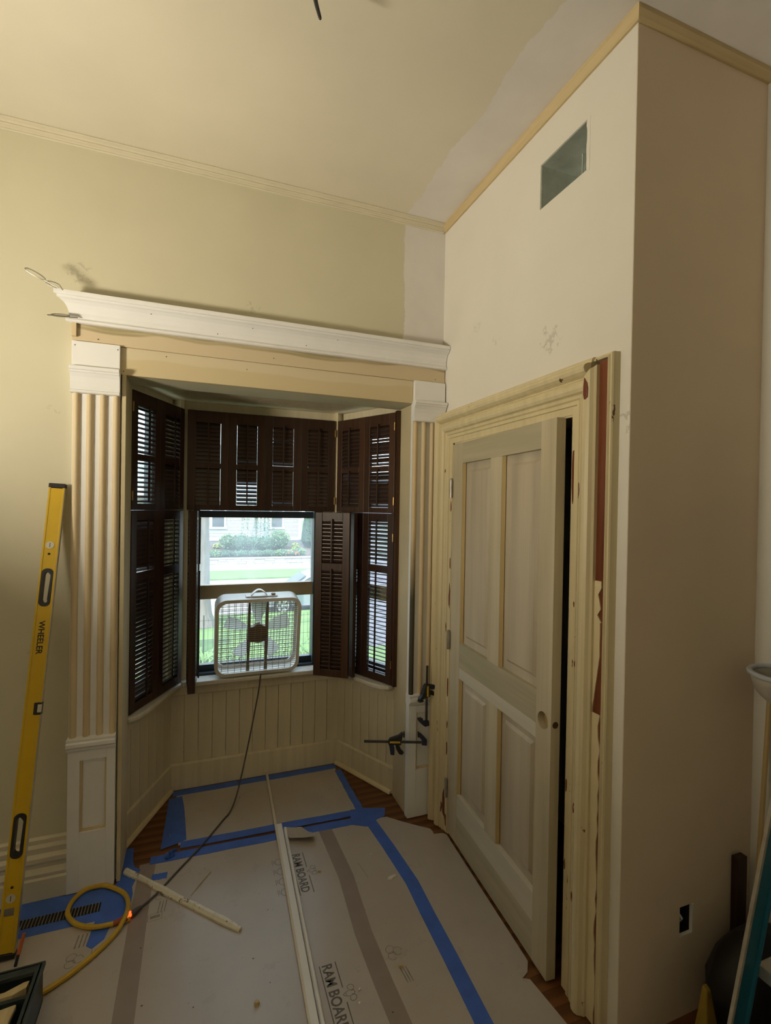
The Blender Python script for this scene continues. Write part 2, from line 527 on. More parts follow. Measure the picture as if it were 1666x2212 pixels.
struct('wall_back', MB().box(XL - .1, XR + .11, YB - .1, YB, -.1, H + .1), mt['drywall'], 'room wall behind the camera', 'wall')
struct('ceiling', MB().box(XL - .1, XR + .11, YB - .1, .18, H, H + .12), mt['ceiling'], 'cream painted ceiling with a bare primer band along the closet wall', 'ceiling')
fl = struct('floor', MB().box(XL - .1, XR + .11, YB - .1, .18, -.12, -.022).prism([(-1.6, .17), (-.1, .17), (-.28, .8), (-1.45, .8)], -.12, -.022),
            mt['oak'], 'old red brown hardwood floor showing between the protective sheets', 'floor')
plank_me = {}
k = 0
y = .69
while y > -1.32:
    for (a, b) in ((-1.62, -.98), (-.977, -.36), (-.357, .08)) if k % 2 else ((-1.62, -1.18), (-1.177, -.52), (-.517, .08)):
        key = round(b - a, 3)
        if key not in plank_me:
            plank_me[key] = MB().box(-key / 2, key / 2, -.0280, .0280, -.02, 0).mesh('plank', mt['oak'])
        if y > .12:                        # the bay narrows
            lim0 = -1.535 + max(0, y - .18) * .43
            lim1 = -.17 - max(0, y - .18) * .49
            if b < lim0 or a > lim1:
                continue
        o = bpy.data.objects.new('plank', plank_me[key])
        COL.objects.link(o)
        o.parent = fl
        o.location = ((a + b) / 2, y, -.0035 - random.random() * .0006)
    y -= .0567
    k += 1

# ------------------------------------------------------------------ ceiling trims
cp = [(0, H), (-.034, H), (-.036, H - .005), (-.034, H - .010), (-.024, H - .012), (-.018, H - .016), (-.020, H - .021), (-.018, H - .026), (-.010, H - .027), (-.008, H - .032), (-.009, H - .036), (-.004, H - .039), (0, H - .039)]
struct('trim_1', MB().loft([[(XL, y, z) for y, z in cp], [(-.012, y, z) for y, z in cp]]), mt['creamtrim'], 'thin cream ceiling moulding along the top of the front wall', 'moulding')
cp = [(0, H), (-.021, H), (-.021, H - .014), (-.013, H - .030), (-.008, H - .036), (0, H - .036)]
struct('trim_2', MB().loft([[(x, -.004, z) for x, z in cp], [(x, -1.245 + x, z) for x, z in cp]]), mt['piney'], 'bare wood strip under the ceiling along the closet wall', 'moulding')
struct('trim_3', MB().loft([[(x, -1.245 + x, z) for x, z in cp], [(XR, -1.245 + x, z) for x, z in cp]]), mt['pinex'], 'bare wood strip under the ceiling on the dim closet end', 'moulding')
bp = [(0, 0), (-.035, 0), (-.035, .082), (-.030, .09), (-.032, .105), (-.022, .125), (-.024, .14), (-.03, .15), (-.03, .168), (-.02, .182), (-.022, .205), (-.014, .218), (-.014, .235), (-.004, .242), (0, .242)]
struct('baseboard_front', MB().loft([[(XL, y, z) for y, z in bp], [(-1.712, y, z) for y, z in bp]]), mt['creamtrim'], 'tall moulded cream baseboard behind the level', 'baseboard')

# ------------------------------------------------------------------ the bay
def frame_of(p0, p1):
    d = Vector((p1[0] - p0[0], p1[1] - p0[1]))
    return d.length, math.atan2(d.y, d.x)

P0, P1, P2, P3 = (-1.5525, .192), (-1.357, .645), (-.374, .645), (-.153, .193)

def bay_wall(name, label, pa, pb, wx0, wx1, ext0, ext1, win_name, win_label, nplank, pane_mat, quarter):
    L, rz = frame_of(pa, pb)
    wz0, wz1 = .60, 2.15
    mb = MB().box(-ext0, L + ext1, 0, .13, -.1, wz0).box(-ext0, L + ext1, 0, .13, wz1, 2.4).box(-ext0, wx0, 0, .13, wz0, wz1).box(wx1, L + ext1, 0, .13, wz0, wz1)
    o = mb.build(name, mt['creambay'], origin='world')
    o.location = (pa[0], pa[1], 0)
    o.rotation_euler = (0, 0, rz)
    tag(o, label, 'wall', kind='structure')
    # beadboard under the sill
    bw = L / nplank
    me = MB().box(-bw / 2 + .0014, bw / 2 - .0014, -.009, .0, .15, .54).mesh('board', mt['creambay'])
    for i in range(nplank):
        q = bpy.data.objects.new('board', me)
        COL.objects.link(q)
        q.parent = o
        q.location = ((i + .5) * bw, 0, 0)
    c = .02
    MB().loft([[(c * .4, 0, 0), (c * .4, -.018, 0), (c * .4, -.018, .138), (c * .4, -.012, .15), (c * .4, 0, .15)],
               [(L - c * .4, 0, 0), (L - c * .4, -.018, 0), (L - c * .4, -.018, .138), (L - c * .4, -.012, .15), (L - c * .4, 0, .15)]]).build('baseboard', mt['creambay'], o, local=True)
    if quarter:
        pr = [(-.018, 0)] + [(-.018 - .018 * math.cos(t * PI / 10), .018 * math.sin(t * PI / 10)) for t in range(6)]
        MB().loft([[(.012, y, z) for y, z in pr], [(L - .02, y, z) for y, z in pr]]).build('quarter_round', mt['cream'], o, local=True)
    MB().box(.01, L - .01, -.02, 0, .538, .598).build('apron', mt['creambay'], o, local=True, bevel=.002)
    # the window in the opening
    wdw = thing(win_name, win_label, 'window', (0, 0, 0), 0, kind='structure')
    wdw.location = (pa[0], pa[1], 0)
    wdw.rotation_euler = (0, 0, rz)
    f = MB().box(wx0, wx0 + .034, .03, .12, wz0, wz1).box(wx1 - .054, wx1, .03, .12, wz0, wz1).box(wx0, wx1, .03, .12, wz1 - .03, wz1).box(wx0, wx1, .03, .12, wz0 - .01, .635)
    f.build('frame', mt['sash'], wdw, local=True)
    MB().box(wx0 + .02, wx1 - .03, .07, .105, 1.545, 1.585).build('storm_bar', mt['sash'], wdw, local=True)
    MB().box(wx0 + .02, wx1 - .03, .062, .098, 1.062, 1.136).box(wx0 + .02, wx1 - .03, .055, .1, 1.136, 1.144).build('meeting_rail', mt['sashtan'], wdw, local=True)
    MB().box(wx0 + .02, wx1 - .03, .07, .11, .635, .672).build('bottom_rail', mt['sash'], wdw, local=True)
    MB().box(wx0 + .02, wx1 - .03, .088, .091, 1.585, wz1 - .028).build('pane', pane_mat, wdw, local=True)
    MB().box(wx0 + .02, wx1 - .03, .088, .091, 1.14, 1.55).build('pane', pane_mat, wdw, local=True)
    MB().box(wx0 + .02, wx1 - .03, .098, .101, .67, 1.07).build('pane', mt['glass2'], wdw, local=True)
    return o, L, rz

WL, LL, RZL = bay_wall('wall_bay_left', 'dim cream wall of the left bay side under its shutters', P0, P1, .045, .46, .035, .02, 'window_1', 'side window behind the left bay shutters', 6, mt['glass2'], True)
WC, LC, RZC = bay_wall('wall_bay_middle', 'cream beadboard wall under the middle bay window', P1, P2, P1[0] * -1 - 1.245, P1[0] * -1 - .485, .0, .0, 'window_2', 'middle bay window showing the sunlit street', 13, mt['glass'], False)
WR, LR, RZR = bay_wall('wall_bay_right', 'cream wall of the right bay side under its shutters', P2, P3, .045, .46, .02, .035, 'window_3', 'side window behind the right bay shutters', 7, mt['glass2'], True)
struct('ceiling_bay', MB().prism([(-1.62, .16), (-.08, .16), (-.25, .80), (-1.48, .80)], 2.205, 2.4), mt['creambay'], 'dim flat ceiling of the window bay', 'ceiling')
# filler posts outside the two bay corners
struct('trim_4', MB().prism([(P1[0], P1[1]), (-1.302, .645), (-1.302, .612), (-1.318, .604)], .62, 2.205), mt['cream'], 'narrow cream corner post between left and middle bay shutters', 'trim')
struct('trim_5', MB().prism([(P2[0], P2[1]), (-.43, .645), (-.43, .612), (-.415, .604)], .62, 2.205), mt['cream'], 'narrow cream corner post between middle and right bay shutters', 'trim')
# window stools
def stool(name, label, poly, z0=.598, z1=.622):
    o = MB().prism(poly, z0, z1).build(name, mt['sillw'], origin='world', bevel=.007, seg=3)
    return tag(o, label, 'window sill', kind='structure')
def along(pa, pb, s, off):
    d = (Vector(pb) - Vector(pa)).normalized()
    n = Vector((d.y, -d.x))
    p = Vector(pa) + d * s + n * off
    return (p.x, p.y)
stool('trim_6', 'worn white sill of the left bay side with a rounded horn', [along(P0, P1, 0, -.05), along(P0, P1, -.012, .052), along(P0, P1, .03, .075), along(P0, P1, .10, .082), along(P0, P1, LL - .03, .078), (-1.33, .645), (-1.36, .70)])
stool('trim_7', 'worn white sill of the middle bay window under the fan', [(-1.36, .71), (-1.33, .645), (-1.285, .57), (-.45, .57), (-.40, .645), (-.37, .71)])
stool('trim_8', 'worn white sill of the right bay side with a rounded horn', [(-.37, .70), (-.40, .645), along(P2, P3, .03, .085), along(P2, P3, LR - .12, .098), along(P2, P3, LR - .05, .09), along(P2, P3, LR - .012, .06), along(P2, P3, LR, -.05)])
# jamb linings of the opening
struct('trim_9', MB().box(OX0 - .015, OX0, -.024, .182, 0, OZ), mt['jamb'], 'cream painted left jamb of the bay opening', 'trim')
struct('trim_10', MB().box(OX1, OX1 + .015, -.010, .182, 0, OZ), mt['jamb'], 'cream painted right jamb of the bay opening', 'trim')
struct('trim_11', MB().box(-.200, OX1, .148, .180, .625, 2.158), mt['shutterb'], 'dark brown strip beside the right bay shutters', 'trim')

# ------------------------------------------------------------------ pilasters
def pilaster(label, x0, wd, dark_first):
    t = thing('pilaster', label, 'pilaster', (x0 + wd / 2, -.015, 0), 0, 'fluted pilasters of the bay opening')
    x1 = x0 + wd
    MB().box(x0, x1, -.022, 0, .0, 2.282).build('backboard', mt['white'], t)
    MB().box(x0, x0 + .044, -.038, -.02, 0, .594).build('stile', mt['white'], t, bevel=.001)
    MB().box(x1 - .033, x1, -.038, -.02, 0, .594).build('stile', mt['white'], t, bevel=.001)
    MB().box(x0 + .044, x1 - .033, -.0375, -.02, .549, .594).build('rail', mt['white'], t)
    MB().box(x0 + .044, x1 - .033, -.0375, -.02, 0, .247).build('rail', mt['white'], t)
    MB().box(x0 + .044, x0 + .052, -.030, -.02, .247, .549).build('panel_moulding', mt['pinez'], t)
    MB().box(x1 - .040, x1 - .033, -.030, -.02, .247, .549).build('panel_moulding', mt['pinez'], t)
    MB().box(x0 + .052, x1 - .040, -.030, -.02, .247, .256).build('panel_moulding', mt['pinez'], t)
    pr = [(0, .592), (-.044, .592), (-.047, .598), (-.047, .603), (-.052, .606), (-.060, .615), (-.060, .628), (-.054, .634), (-.056, .640), (-.056, .645), (0, .645)]
    MB().loft([[(x0 - .003, y, z) for y, z in pr], [(x1 + .001, y, z) for y, z in pr]]).build('base_moulding', mt['white'], t)
    for i in range(4):
        c = x0 + .015 + i * (wd - .029) / 3
        ring = [(c + .0128 * math.cos(a * PI / 10), -.022 - .0150 * math.sin(a * PI / 10)) for a in range(11)]
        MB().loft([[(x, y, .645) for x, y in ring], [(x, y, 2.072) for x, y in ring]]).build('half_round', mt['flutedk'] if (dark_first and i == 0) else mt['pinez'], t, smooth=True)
    MB().box(x0, x1, -.044, -.02, 2.17, 2.281).build('capital_block', mt['white'], t, bevel=.001)
    pr = [(-.02, 2.07), (-.050, 2.07), (-.053, 2.074), (-.053, 2.080), (-.047, 2.083), (-.045, 2.095), (-.046, 2.115), (-.051, 2.135), (-.060, 2.150), (-.064, 2.152), (-.064, 2.158), (-.071, 2.161), (-.071, 2.174), (-.062, 2.177), (-.02, 2.177)]
    MB().loft([[(x0 - .004, y, z) for y, z in pr], [(x1 + .001, y, z) for y, z in pr]]).build('capital_moulding', mt['white'], t)
    return t
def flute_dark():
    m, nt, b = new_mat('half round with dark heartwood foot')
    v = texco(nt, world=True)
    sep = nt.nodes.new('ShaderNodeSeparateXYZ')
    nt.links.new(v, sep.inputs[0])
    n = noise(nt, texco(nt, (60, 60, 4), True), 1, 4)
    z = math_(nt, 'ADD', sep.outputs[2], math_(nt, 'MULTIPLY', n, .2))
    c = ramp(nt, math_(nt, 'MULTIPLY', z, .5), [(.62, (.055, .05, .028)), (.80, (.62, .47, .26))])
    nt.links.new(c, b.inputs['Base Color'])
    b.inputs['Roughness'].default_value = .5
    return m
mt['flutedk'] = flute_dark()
pilaster('fluted wood pilaster with white block capital left of the bay, beside the yellow level', -1.712, .175, False)
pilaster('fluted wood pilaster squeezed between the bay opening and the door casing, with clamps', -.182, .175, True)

# ------------------------------------------------------------------ head over the opening
t = thing('window_head', 'bare wood head over the bay topped by a white crown moulding', 'window head', (-.86, -.02, OZ))
MB().box(-1.714, -.003, -.030, 0, 2.282, 2.485).build('fascia_board', mt['poplardk'], t, bevel=.0015)
MB().box(-1.537, -.183, -.024, 0, OZ, 2.2815).build('header_board', mt['poplar'], t, bevel=.0015)
MB().box(-1.714, -1.697, -.043, -.03, 2.30, 2.362).build('end_block', mt['pinez'], t)
pr = [(-.0305, 2.354), (-.044, 2.354), (-.050, 2.357), (-.051, 2.362), (-.049, 2.367), (-.042, 2.369), (-.040, 2.376), (-.041, 2.394), (-.046, 2.412), (-.055, 2.427), (-.068, 2.437), (-.076, 2.440), (-.076, 2.448), (-.084, 2.450), (-.085, 2.456), (-.085, 2.467), (-.074, 2.467), (-.0305, 2.40)]
MB().loft([[(-1.714 + (y + .0305) * 1.0, y, z) for y, z in pr], [(-.003, y, z) for y, z in pr]]).build('crown', mt['white'], t)
nm = MB().cyl((0, -.0012, 0), (0, 0, 0), .0022, n=6).mesh('nail_hole', mt['dark'])
for x, y, z in ((-1.70, -.0445, 2.263), (-1.545, -.0445, 2.262), (-1.36, -.0243, 2.262), (-1.02, -.0243, 2.245), (-1.525, -.0243, 2.18), (-1.62, -.0305, 2.30), (-.9, -.0305, 2.31), (-.06, -.0305, 2.30), (-1.42, -.055, 2.427), (-1.0, -.055, 2.427), (-.6, -.055, 2.427), (-1.15, -.0405, 2.385), (-.75, -.0405, 2.385)):
    o = bpy.data.objects.new('nail_hole', nm)
    COL.objects.link(o)
    o.parent = t
    o.location = Vector((x, y, z)) - t.location

# wire spring clamps biting the open mitre
def wire_clamp(label, pts, r=.0022):
    tag(MB().tube(pts, r, 6).build('wire_clamp', mt['steel'], smooth=True), label, 'clamp', 'wire spring clamps on the crown end')
def ringpts(c, u, v, a, b, t0, t1, n=18):
    c, u, v = Vector(c), Vector(u), Vector(v)
    return [c + u * (a * math.cos(t0 + (t1 - t0) * i / n)) + v * (b * math.sin(t0 + (t1 - t0) * i / n)) for i in range(n + 1)]
wire_clamp('thin wire spring clamp looping off the upper tip of the white crown', [(-1.735, -.078, 2.462)] + ringpts((-1.765, -.10, 2.474), (1, 0, -.25), (.25, .2, .9), .024, .011, .2, 5.6) + ringpts((-1.822, -.11, 2.500), (.9, .1, -.42), (.4, .2, .85), .036, .009, -.4, 5.9) + [(-1.775, -.10, 2.470)])
wire_clamp('thin wire spring clamp pinching the lower end of the white crown', [(-1.69, -.052, 2.372), (-1.72, -.065, 2.366)] + ringpts((-1.745, -.075, 2.365), (1, .1, .10), (-.1, .3, .9), .032, .006, .2, 6.0) + [(-1.78, -.09, 2.356), (-1.785, -.095, 2.354)])

# ------------------------------------------------------------------ closet door and casing
cas = [(0, 0), (0, .042), (.026, .043), (.028, .049), (.040, .050), (.042, .046), (.046, .052), (.056, .055), (.060, .050), (.064, .060), (.074, .066), (.088, .067), (.098, .062), (.104, .052), (.108, .054), (.114, .066), (.122, .076), (.132, .080), (.142, .076), (.149, .064), (.152, .048), (.164, .045), (.170, .038), (.172, 0)]
cas_in = [p for p in cas if p[0] <= .104] + [(.110, .046), (.110, 0)]
t = thing('door_casing', 'thick moulded door casing with chipped cream paint around the closet door', 'door casing', (-.03, -.625, 0))
MB().loft([[(-p, DY0 + q, .0) for q, p in cas], [(-p, DY0 + q, DZ + q - .005) for q, p in cas]]).build('jamb_moulding', mt['casing'], t)
MB().loft([[(-p, DY0 + q, DZ + q - .005) for q, p in cas], [(-p, DY1 - min(q, .088), DZ + q - .005) for q, p in cas]]).build('head_moulding', mt['casingh'] if 'casingh' in mt else mt['casing'], t)
MB().loft([[(-p, DY1 - q, .0) for q, p in cas_in], [(-p, DY1 - q, DZ - .005 + min(q * 1.0, .110) + (.03 if q > .06 else 0)) for q, p in cas_in]]).build('jamb_moulding', mt['casing'], t)
MB().box(-.034, 0, DY1 - .146, DY1 - .108, 0, DZ + .146).build('stripped_strip', mt['varnish'], t)
ob = [(.144, 0), (.144, .036), (.148, .038), (.152, .032), (.156, .031), (.159, .026), (.160, 0)]
MB().loft([[(-p, DY1 - q, 0) for q, p in ob], [(-p, DY1 - q, DZ + q + .007) for q, p in ob]]).build('outer_band', mt['casing'], t)
MB().loft([[(-p, DY1 - .088, DZ + q + .007) for q, p in ob], [(-p, DY1 - q, DZ + q + .007) for q, p in ob]]).build('outer_band', mt['casing'], t)
def ragged(y0, y1, z0, z1, seed):
    rnd = random.Random(seed)
    n = max(6, int((z1 - z0) / .035))
    Lp = [(y0, z0 + (z1 - z0) * i / n) for i in range(n + 1)]
    Rp = [(y1 + (y0 - y1) * min(.8, abs(rnd.gauss(0, .16)) + (.5 if rnd.random() < .12 else 0)), z0 + (z1 - z0) * i / n) for i in range(n, -1, -1)]
    return Lp + Rp
for k, (za, zb) in enumerate(((1.27, 1.40), (.0, .98))):
    poly = ragged(DY1 - .1085, DY1 - .1445, za, zb, 5 + k)
    MB().loft([[(-.0335, y, z) for y, z in poly], [(-.0375, y, z) for y, z in poly]]).build('paint_remnant', mt['cream'], t)
poly = ragged(DY1 - .1085, DY1 - .136, .985, 1.27, 15)
MB().loft([[(-.0335, y, z) for y, z in [p for p in poly if p[1] > 1.13 or p[0] > DY1 - .11]], [(-.0372, y, z) for y, z in [p for p in poly if p[1] > 1.13 or p[0] > DY1 - .11]]]).build('paint_remnant', mt['cream'], t)
def prof_depth(q):
    for (a, pa), (b, pb) in zip(cas[:-1], cas[1:]):
        if a <= q <= b and b > a:
            return pa + (pb - pa) * (q - a) / (b - a)
    return .05
def paint_chip(side, q0, q1, z0, z1, seed):
    r_ = random.Random(seed)
    qm, zm = (q0 + q1) / 2, (z0 + z1) / 2
    pts = []
    for i in range(9):
        a = 2 * PI * i / 9
        k_ = r_.uniform(.65, 1.15)
        q = max(.002, qm + (q1 - q0) / 2 * k_ * math.cos(a))
        pts.append((q, zm + (z1 - z0) / 2 * k_ * math.sin(a)))
    yf = (lambda q: DY1 - q) if side > 0 else (lambda q: DY0 + q)
    MB().loft([[(-prof_depth(q) - e, yf(q), z) for q, z in pts] for e in (-.004, .0017)]).build('paint_chip', mt['varnish'], t)
for i, c in enumerate(((1, .004, .013, 1.62, 1.86), (1, .074, .096, 1.97, 2.05), (1, .044, .052, 1.66, 1.72), (1, .040, .047, 1.10, 1.13), (1, .05, .06, .62, .66), (1, .002, .01, .66, .72), (1, .02, .03, .36, .40), (1, .05, .058, .33, .37), (1, .002, .008, .40, .44), (1, .03, .036, 1.30, 1.32),
                       (-1, .002, .012, 1.60, 1.66), (-1, .002, .012, 1.32, 1.38), (-1, .002, .014, 1.12, 1.25), (-1, .004, .014, .68, .78), (-1, .004, .012, .52, .56), (-1, .003, .013, .38, .46), (-1, .02, .03, .05, .22), (-1, .002, .014, .03, .10), (-1, .05, .056, 1.80, 1.82))):
    paint_chip(*c, 40 + i)
# jamb lining (dark inside the closet)
struct('trim_12', MB().box(-.038, .11, DY0 - .012, DY0 + .004, 0, DZ).box(-.005, .11, DY1 - .004, DY1 + .006, 0, DZ).box(-.038, .11, DY1, DY0, DZ - .012, DZ + .004), mt['cream'], 'thin door frame lining inside the chipped casing', 'trim')

DA = Vector((-.040, -.209, 0))
DB = Vector((-.0905, -1.026, 0))
dlen = (DB - DA).length
dd = (DB - DA) / dlen
door = thing('door_1', 'bare four panel wooden closet door standing slightly ajar', 'door', (DA.x, DA.y, .012), math.atan2(dd.y, dd.x), kind='structure')
# local: x along the leaf, room side is -y (left of travel is +y); leaf thickness goes to +y (closet side)
TH = .036
DHT = 1.924
def dbox(n, x0, x1, z0, z1, mat, y0=0, y1=TH, parent=door, bevel=.0015):
    return MB().box(x0, x1, y0, y1, z0, z1).build(n, mat, parent, local=True, bevel=bevel)
def dplate(poly, hole, y0, y1, n=28):
    cx, cz, r = hole
    mb = MB()
    x0, x1, z0, z1 = poly
    angs = sorted([2 * PI * i / n for i in range(n)] + [math.atan2(b_ - cz, a_ - cx) % (2 * PI) for a_ in (x0, x1) for b_ in (z0, z1)])
    sq = [(math.cos(a), math.sin(a)) for a in angs]
    ring = []
    for dx, dz in sq:
        kx = ((x1 - cx) / dx) if dx > 1e-9 else ((x0 - cx) / dx if dx < -1e-9 else 1e9)
        kz = ((z1 - cz) / dz) if dz > 1e-9 else ((z0 - cz) / dz if dz < -1e-9 else 1e9)
        q = min(kx, kz)
        ring.append((cx + dx * q, cz + dz * q))
    inner = [(cx + r * dx, cz + r * dz) for dx, dz in sq]
    rings = [[(x, y0, z) for x, z in inner], [(x, y0, z) for x, z in ring], [(x, y1, z) for x, z in ring], [(x, y1, z) for x, z in inner], [(x, y0, z) for x, z in inner]]
    return mb.loft(rings, cap=False)
U = [0, .103, .372, .465, .732, dlen]
SGN = -1
# leaf faces the room on local -y: shift so the face is y=0 and the body y>0 lies toward the closet
dbox('stile', U[0], U[1], 0, DHT, mt['doorv'])
st = dplate((U[4], U[5], .80, .96), (.772, .876, .030), 0, TH).box(U[4], U[5], 0, TH, 0, .80).box(U[4], U[5], 0, TH, .96, DHT).build('stile', mt['doorv'], door, local=True)
MB().box(.738, .806, TH - .008, TH - .006, .842, .91).build('bore_back', mt['dooredge'], st, local=True)
dbox('rail', U[1], U[4], 1.826, DHT, mt['doorh'])
dbox('rail', U[1], U[4], .85, .966, mt['doorh'])
dbox('rail', U[1], U[4], .797, .85, mt['doorl'], y0=.0002)
dbox('rail', U[1], U[4], 0, .135, mt['doorh'])
dbox('rail', U[1], U[4], .135, .24, mt['doorl'], y0=.0002)
dbox('mullion', U[2], U[3], .966, 1.826, mt['doorv'])
dbox('mullion', U[2], U[3], .24, .797, mt['doorv'])
for (xa, xb) in ((U[1], U[2]), (U[3], U[4])):
    for (za, zb) in ((.966, 1.826), (.24, .797)):
        mb = MB()
        e, yb, yf = .034, .020, .011
        mb.loft([[(xa, yb, za), (xb, yb, za), (xb, yb, zb), (xa, yb, zb)], [(xa + e, yb, za + e), (xb - e, yb, za + e), (xb - e, yb, zb - e), (xa + e, yb, zb - e)],
                 [(xa + e + .012, yf, za + e + .012), (xb - e - .012, yf, za + e + .012), (xb - e - .012, yf, zb - e - .012), (xa + e + .012, yf, zb - e - .012)]], cap=False)
        mb.add([(xa + e + .012, yf, za + e + .012), (xb - e - .012, yf, za + e + .012), (xb - e - .012, yf, zb - e - .012), (xa + e + .012, yf, zb - e - .012)], [(0, 1, 2, 3)])
        pn = mb.build('panel', mt['doorp'], door, local=True)
        MB().loft([[(xa, .003, z), (xa + .0065, .016, z), (xa, .018, z)] for z in (za, zb)]).build('sticking', mt['dooredge'], pn, local=True)
        MB().loft([[(xb, .003, z), (xb - .0065, .016, z), (xb, .018, z)] for z in (za, zb)]).build('sticking', mt['dooredge'], pn, local=True)
MB().cyl((U[5] - .0015, .0175, .876), (U[5] + .0005, .0175, .876), .0115, n=18).build('latch_bore', mt['shutter'], door, local=True)
for zc in (1.708, .955, .215):
    hn = MB().cyl((-.002, -.008, zc - .044), (-.002, -.008, zc + .044), .0085, n=12).box(-.004, .0, -.004, .028, zc - .044, zc + .044).build('hinge', mt['steel'], door, local=True, smooth=True)
    MB().ell((-.002, -.008, zc + .046), .007, .007, .006, 8, 5).build('hinge_pin', mt['steel'], hn, local=True, smooth=True)

# ------------------------------------------------------------------ duct hole, outlet box, ceiling wire
dx1 = .30
t = thing('air_duct', 'open sheet metal duct in a rough hole high on the closet wall', 'duct', (.02, -.92, 2.78))
MB().box(.004, dx1, -1.04, -1.038, 2.78, 2.952).build('duct_side', mt['galv'], t)
MB().box(.004, dx1, -.797, -.795, 2.78, 2.952).build('duct_side', mt['galv'], t)
MB().box(.004, dx1, -1.038, -.797, 2.780, 2.782).build('duct_floor', mt['galv'], t)
MB().box(.004, dx1, -1.038, -.797, 2.950, 2.952).build('duct_top', mt['galv'], t)
MB().box(dx1 - .11, dx1 - .108, -1.038, -.797, 2.782, 2.95).build('duct_back', mt['galv'], t)
MB().box(.10, .103, -.91, -.905, 2.782, 2.95).build('seam', mt['galv'], t)
rn = random.Random(3)
edge = [(-1.043 + rn.uniform(0, .006), 2.777 + i * .022) for i in range(9)]
MB().loft([[(-.0012, y, z) for y, z in [(-1.055, 2.772)] + edge + [(-1.055, 2.955)]], [(.002, y, z) for y, z in [(-1.055, 2.772)] + edge + [(-1.055, 2.955)]]]).build('torn_edge', mt['drywall'], t)
t = thing('outlet_box', 'open electrical box with loose wires in the dim closet end', 'outlet box', (.286, -1.22, .24))
MB().box(.254, .318, -1.160, -1.157, .238, .342).box(.254, .257, -1.238, -1.157, .238, .342).box(.315, .318, -1.238, -1.157, .238, .342).box(.254, .318, -1.238, -1.157, .238, .241).box(.254, .318, -1.238, -1.157, .339, .342).build('box', mt['dark'], t)
MB().box(.311, .317, -1.2465, -1.236, .244, .338).box(.262, .317, -1.2465, -1.236, .240, .246).build('raw_edge', mt['drywall'], t)
MB().tube([(.27, -1.165, .33), (.275, -1.21, .31), (.285, -1.23, .285), (.295, -1.215, .262), (.30, -1.17, .27)], .004, 6).build('wire', mt['white'], t, smooth=True)
MB().tube([(.265, -1.165, .30), (.268, -1.215, .315), (.278, -1.225, .33)], .004, 6).build('wire', mt['black'], t, smooth=True)
tag(MB().tube([(-.945, -1.0, H), (-.938, -1.0, 3.07), (-.928, -1.0, 3.03), (-.917, -1.0, 2.997), (-.916, -1.0, 2.994)], [.0075, .0072, .006, .0048, .003], 8).build('ceiling_cable', mt['black'], smooth=True), 'dark cable end hanging down from the ceiling', 'cable')

# ================================================================== shutters
LV = {}
def louver_mesh(length, mat):
    key = (round(length, 3), mat.name)
    if key not in LV:
        pr = [(.0155 * math.cos(a * PI / 5), .0032 * math.sin(a * PI / 5)) for a in range(10)]
        LV[key] = MB().loft([[(-length / 2, y, z) for y, z in pr], [(length / 2, y, z) for y, z in pr]]).mesh('louver', mat)
    return LV[key]
# local frame: x across the panel from 0 to wd, +y outward (to the window), z up from 0; tilt > 0 lifts the outer edge
def shutter(label, pa, pb, z0, z1, secs, tilts, mat='shutter', lmat='shutterl', group='louvered shutters of the bay', knob=True, sw=.044, rodside=-1, hinge=0):
    L, rz = frame_of(pa, pb)
    t = thing('shutter', label, 'shutter', (pa[0], pa[1], z0), rz, group)
    wd, ht = L - .0006, z1 - z0
    TK = .022
    m = mt[mat]
    MB().box(0, sw, 0, TK, 0, ht).build('stile', m, t, local=True, bevel=.002)
    MB().box(wd - sw, wd, 0, TK, 0, ht).build('stile', m, t, local=True, bevel=.002)
    zs = [0] + [v - z0 for s in secs for v in s] + [ht]
    for i in range(0, len(zs), 2):
        MB().box(sw, wd - sw, .001, TK - .001, zs[i], zs[i + 1]).build('rail', m, t, local=True, bevel=.002)
    lm = louver_mesh(wd - 2 * sw - .0028, mt[lmat])
    for si, (a, b) in enumerate(secs):
        hgt = b - a
        n = max(3, int(round(hgt / .0226)))
        for i in range(n):
            o = bpy.data.objects.new('louver', lm)
            COL.objects.link(o)
            o.parent = t
            o.location = (wd / 2, TK / 2, a - z0 + hgt * (i + .5) / n)
            tl = tilts[si]
            tl = tl(i) if callable(tl) else tl
            o.rotation_euler = (R(tl + random.uniform(-1.5, 1.5)), 0, 0)
        yr = -.012 if rodside < 0 else TK + .012
        rod = MB().box(wd / 2 - .004, wd / 2 + .004, yr - .004, yr + .004, a - z0 + .006, b - z0 + .012).build('tilt_rod', m, t, local=True, bevel=.001)
    if hinge:
        xh = .001 if hinge < 0 else wd - .001
        for zh in (ht * .12, ht * .86):
            MB().cyl((xh, -.002, zh - .022), (xh, -.002, zh + .022), .004, n=8).build('hinge', mt['brass'], t, local=True, smooth=True)
    return t

UP = [(1.620, 1.826), (1.857, 2.085)]
LO = [(.668, 1.248), (1.290, 1.538)]
UZ, LZ = (1.5885, 2.152), (.626, 1.5870)
CY = .600
CX = [-1.283, -1.0605, -.8555, -.643, -.430]
Ls0, Ls1 = Vector((-1.512, .186)), Vector((-1.298, .598))
Lm = (Ls0 + Ls1) / 2
Rs0, Rs1 = Vector((-.418, .598)), Vector((-.203, .172))
Rm_ = (Rs0 + Rs1) / 2
G1 = 'upper tier shutters of the middle bay window'
shutter('leftmost of the four upper shutters over the middle window, brown and shut', (CX[0], CY), (CX[1], CY), *UZ, UP, [78, 77], 'shutterb', 'shutterl', G1)
shutter('second upper shutter from the left over the middle window, lower louvers half open', (CX[1], CY), (CX[2], CY), *UZ, UP, [lambda i: 38 if i < 6 else 74, lambda i: 74 if i else 50], 'shutterb', 'shutterl', G1)
